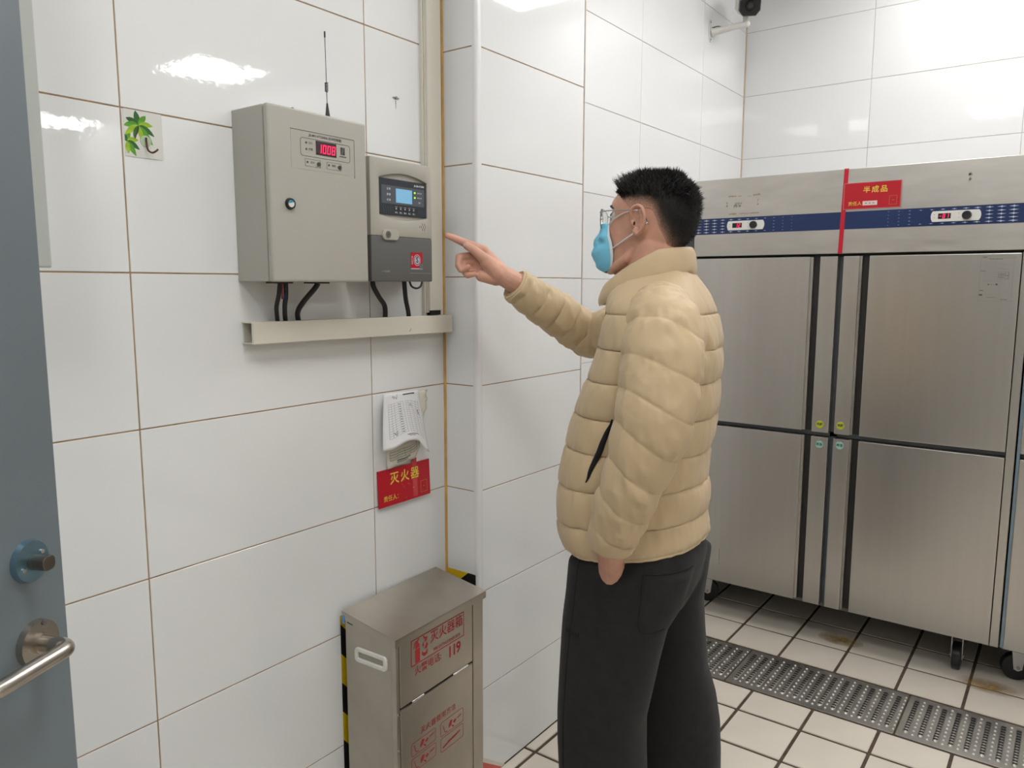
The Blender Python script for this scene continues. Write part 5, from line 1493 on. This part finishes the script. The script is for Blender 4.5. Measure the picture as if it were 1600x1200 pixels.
# shoes
for (a, s) in ((.060, .100), (-.085, -.103)):
    FS = Fr(P(a, s, 0), PF, PLf)
    out_ = [(-.105, -.030), (-.110, 0), (-.105, .030), (-.05, .037), (.02, .040), (.09, .046), (.14, .040), (.168, .020), (.172, 0), (.165, -.022), (.135, -.040), (.08, -.042), (.02, -.036), (-.05, -.034)]
    sh = build(MB().prism(FS, out_, 0.0, 0.028), 'shoe_sole', M_SOLE, person, bevel=0.005, bseg=2, smooth=True)
    up_ = MB().loft([[FS.p(c + (u - c) * k, v * k2, w) for u, v in out_] for (c, k, k2, w) in ((.03, .97, .96, .024), (.03, .95, .93, .045), (0.0, .85, .85, .062), (-.045, .58, .80, .080), (-.05, .52, .80, .105))])
    build(up_, 'shoe_upper', M_SHOE, person, smooth=True, angle=60)

# ---- jacket
TORSO = smooth_tab([(.872, .160, -.148, .182), (.885, .176, -.153, .186), (.92, .192, -.148, .184), (.95, .194, -.150, .188), (1.00, .193, -.149, .188), (1.05, .186, -.146, .186), (1.10, .174, -.152, .184), (1.20, .146, -.164, .188),
         (1.264, .119, -.168, .192), (1.326, .096, -.168, .195), (1.38, .084, -.160, .192), (1.42, .080, -.148, .178), (1.450, .072, -.132, .145), (1.475, .056, -.116, .106), (1.495, .042, -.102, .082), (1.515, .028, -.090, .068)], 4)
SEAMZ = [.872, .940, 1.020, 1.100, 1.178, 1.258, 1.330, 1.405, 1.54]
def puff(x, edges, sharp=0.34):
    k = int(np.searchsorted(edges, x)) - 1
    k = max(0, min(len(edges) - 2, k))
    t = (x - edges[k]) / (edges[k + 1] - edges[k])
    t = min(1, max(0, t))
    return math.sin(math.pi * t) ** sharp, k, t
def wrinkle(q, t, amp=1.0):
    e = 1 - abs(2 * t - 1)
    n = mnoise.noise(Vector((q.x * 55, q.y * 55, q.z * 16)))
    n3 = abs(mnoise.noise(Vector((q.x * 26 + 3, q.y * 26, q.z * 20 + 1))))
    n2 = mnoise.noise(Vector((q.x * 13 + 5, q.y * 13, q.z * 13)))
    n4 = mnoise.noise(Vector((q.x * 95, q.y * 95, q.z * 30)))
    return amp * ((0.0046 * n + 0.0022 * n4) * (1 - 0.8 * e) - 0.0032 * n3 + 0.0030 * n2)
jk = MB()
def torso_pt(z, th):
    fa, ba, w = interp(TORSO, z)
    pf, k, t = puff(z, SEAMZ)
    off = 0.009 * (pf - 0.55)
    a, s = ringpt(fa + off, ba - off, w + off, th, 2.35)
    tilt = -0.15 * a * max(0.0, min(1.0, (1.10 - z) / 0.22))
    zz = z + tilt
    # belt of folds at the back above the hem
    q = P(a, s, zz)
    w_ = wrinkle(q, t)
    d = Vector((math.cos(th), math.sin(th), 0))
    return q + (PF * d.x + PLf * d.y) * w_
zs = []
for z0, z1 in runs(SEAMZ):
    if z0 >= 1.515: break
    zs += [z0 + (min(z1, 1.515) - z0) * t for t in (0.0, .02, .05, .09, .15, .22, .30, .40, .50, .60, .70, .78, .85, .91, .95, .98)]
zs.append(1.515)
NTT = 220
jk.loft([[torso_pt(z, 2 * math.pi * i / NTT) for i in range(NTT)] for z in zs])
def sleeve(path, flat, seam_len, tilt_dir, tilt_amt, first=0.0, amp=0.009, NSEG=96, spread=None):
    """path: (a, s, z, r); puffed tube"""
    C = crom(path, 40)
    pts = [P(c[0], c[1], c[2]) for c in C]
    rad = [c[3] for c in C]
    L = [0.0]
    for i in range(1, len(pts)): L.append(L[-1] + (pts[i] - pts[i - 1]).length)
    edges = [first - seam_len * 2 + seam_len * k for k in range(int(L[-1] / seam_len) + 6)]
    fr_ = frames(pts)
    rings_ = []
    for p, (t, a, b), r, l in zip(pts, fr_, rad, L):
        R = []
        for i in range(NSEG):
            th = 2 * math.pi * i / NSEG
            d = a * math.cos(th) + b * math.sin(th)
            lat = d.dot(PLf)
            x = l + tilt_amt * d.dot(tilt_dir) * (r / 0.08)
            pf, k, tt = puff(x, edges)
            endf = min(1.0, l / 0.012, (L[-1] - l) / 0.006 + 0.55)
            rr = (r + amp * (pf - 0.55)) * (1 - flat * abs(lat)) * (0.8 + 0.2 * endf)
            q = p + d * rr
            R.append(q + d * wrinkle(q, tt, 1.1))
        rings_.append(R)
    return rings_, L
rl, Ll = sleeve([(-.035, .095, 1.428, .056), (-.060, .135, 1.402, .076), (-.078, .178, 1.345, .083), (-.080, .205, 1.270, .083), (-.072, .222, 1.195, .082), (-.052, .228, 1.120, .071), (-.030, .226, 1.055, .065), (-.005, .214, .990, .061), (.014, .202, .935, .055), (.020, .198, .905, .046)], 0.14, 0.074, PF, 0.024, 0.03, amp=0.007)
jk.loft(rl)
rr_, Lr = sleeve([(-.03, -.10, 1.41, .070), (.03, -.150, 1.380, .076), (.12, -.185, 1.350, .070), (.195, -.195, 1.338, .060), (.235, -.170, 1.362, .057), (.27, -.130, 1.395, .055), (.305, -.085, 1.428, .050), (.345, -.037, 1.468, .0435)], 0.05, 0.052, PF, 0.0, 0.03, amp=0.005)
jk.loft(rr_)
jme = jk.mesh('jacket')
bm = bmesh.new(); bm.from_mesh(jme); bmesh.ops.recalc_face_normals(bm, faces=bm.faces); bm.to_mesh(jme); bm.free()
jkt = link_mesh('jacket', jme, M_JACKET, person, smooth=True, angle=0)
jb = bvh_of(jkt.data, ORIGIN[jkt.name])
# collar
cl = MB()
NC = 90
rows_ = []
def collar_pt(th, v, side):
    """th measured from the back; v 0 bottom..1 top"""
    lean = 0.010 * (1 - v)
    a0 = -.005 - (.088 + lean + side) * math.cos(th) * (1.0 if math.cos(th) > 0 else 1.12)
    s0 = (.078 + lean + side) * math.sin(th)
    zt = float(np.interp(a0, [-.10, -.04, .04, .10], [1.552, 1.545, 1.501, 1.464]))
    zb = float(np.interp(a0, [-.10, -.04, .04, .10], [1.494, 1.480, 1.444, 1.420]))
    bul = 0.006 * math.sin(math.pi * v) ** 0.6 * (1 if side > 0 else -0.3)
    a0 += -bul * math.cos(th); s0 += bul * math.sin(th)
    q = P(a0, s0, zb + (zt - zb) * v)
    return q + (q - P(-.005, 0, q.z)).normalized() * 0.002 * mnoise.noise(q * 30)
ths = np.linspace(-2.93, 2.93, NC)
for th in ths:
    R = [collar_pt(th, v, 0.005) for v in np.linspace(0, 1, 9)] + [collar_pt(th, v, -0.005) for v in np.linspace(1, 0, 9)]
    rows_.append(R)
cl.loft(rows_)
build(cl, 'collar', M_JACKET, jkt, smooth=True, angle=70)
zp = [P(.094, -.004, 1.470), P(.093, -.004, 1.430), P(.100, -.003, 1.36), P(.13, 0, 1.25), P(.17, 0, 1.12), P(.203, 0, 1.0), P(.203, 0, .93), P(.165, 0, .865)]
build(MB().tube(zp, .0035, 8), 'zip', M_SEAM, jkt, smooth=True)
build(MB().tube([P(.094, .006, 1.437), P(.100, .010, 1.434)], [.003, .0022], 8), 'zip_pull', M_CTRL_D, jkt, smooth=True)
# pocket opening on the left front
pk = [(.022, .2, 1.185), (.034, .2, 1.155), (.050, .2, 1.115), (.068, .2, 1.075), (.078, .2, 1.045)]
def proj_torso(pts, lift):
    o_ = []
    for a, s, z in [tuple(p) for p in crom(pts, 6)]:
        best = min((abs((torso_pt(z, th) - PO).dot(PF) - a), th) for th in np.linspace(0.05, math.pi - .05, 120))
        q = torso_pt(z, best[1]); d = q - PO; d.z = 0
        o_.append(q + d.normalized() * lift)
    return o_
pp = proj_torso(pk, 0.0015)
for _ in range(4):
    pp = [pp[0]] + [(pp[i - 1] + pp[i] * 2 + pp[i + 1]) / 4 for i in range(1, len(pp) - 1)] + [pp[-1]]
build(MB().tube(pp, [.0015 + .0055 * math.sin(math.pi * i / (len(pp) - 1)) for i in range(len(pp))], 8), 'pocket_opening', M_PANTSD, jkt, smooth=True)
# stitched seam along the back of the left sleeve
sm = [r[int(len(r) * 0.5)] for r in rl]
# cuff lining rings
def ring_tube(r, rad, shift):
    c = sum(r, Vector()) / len(r)
    return [p + (p - c).normalized() * shift for p in r] + [r[0] + (r[0] - c).normalized() * shift]
build(MB().tube(ring_tube(rr_[-1], 0, -0.002), .0030, 6), 'cuff_edge', M_JACKET, jkt, smooth=True)
build(MB().tube(ring_tube(rl[-1], 0, -0.002), .0030, 6), 'cuff_edge', M_JACKET, jkt, smooth=True)
build(MB().tube([torso_pt(.874, t) for t in np.linspace(0, 2 * math.pi, 120)], .0042, 6), 'hem', M_JACKET, jkt, smooth=True)
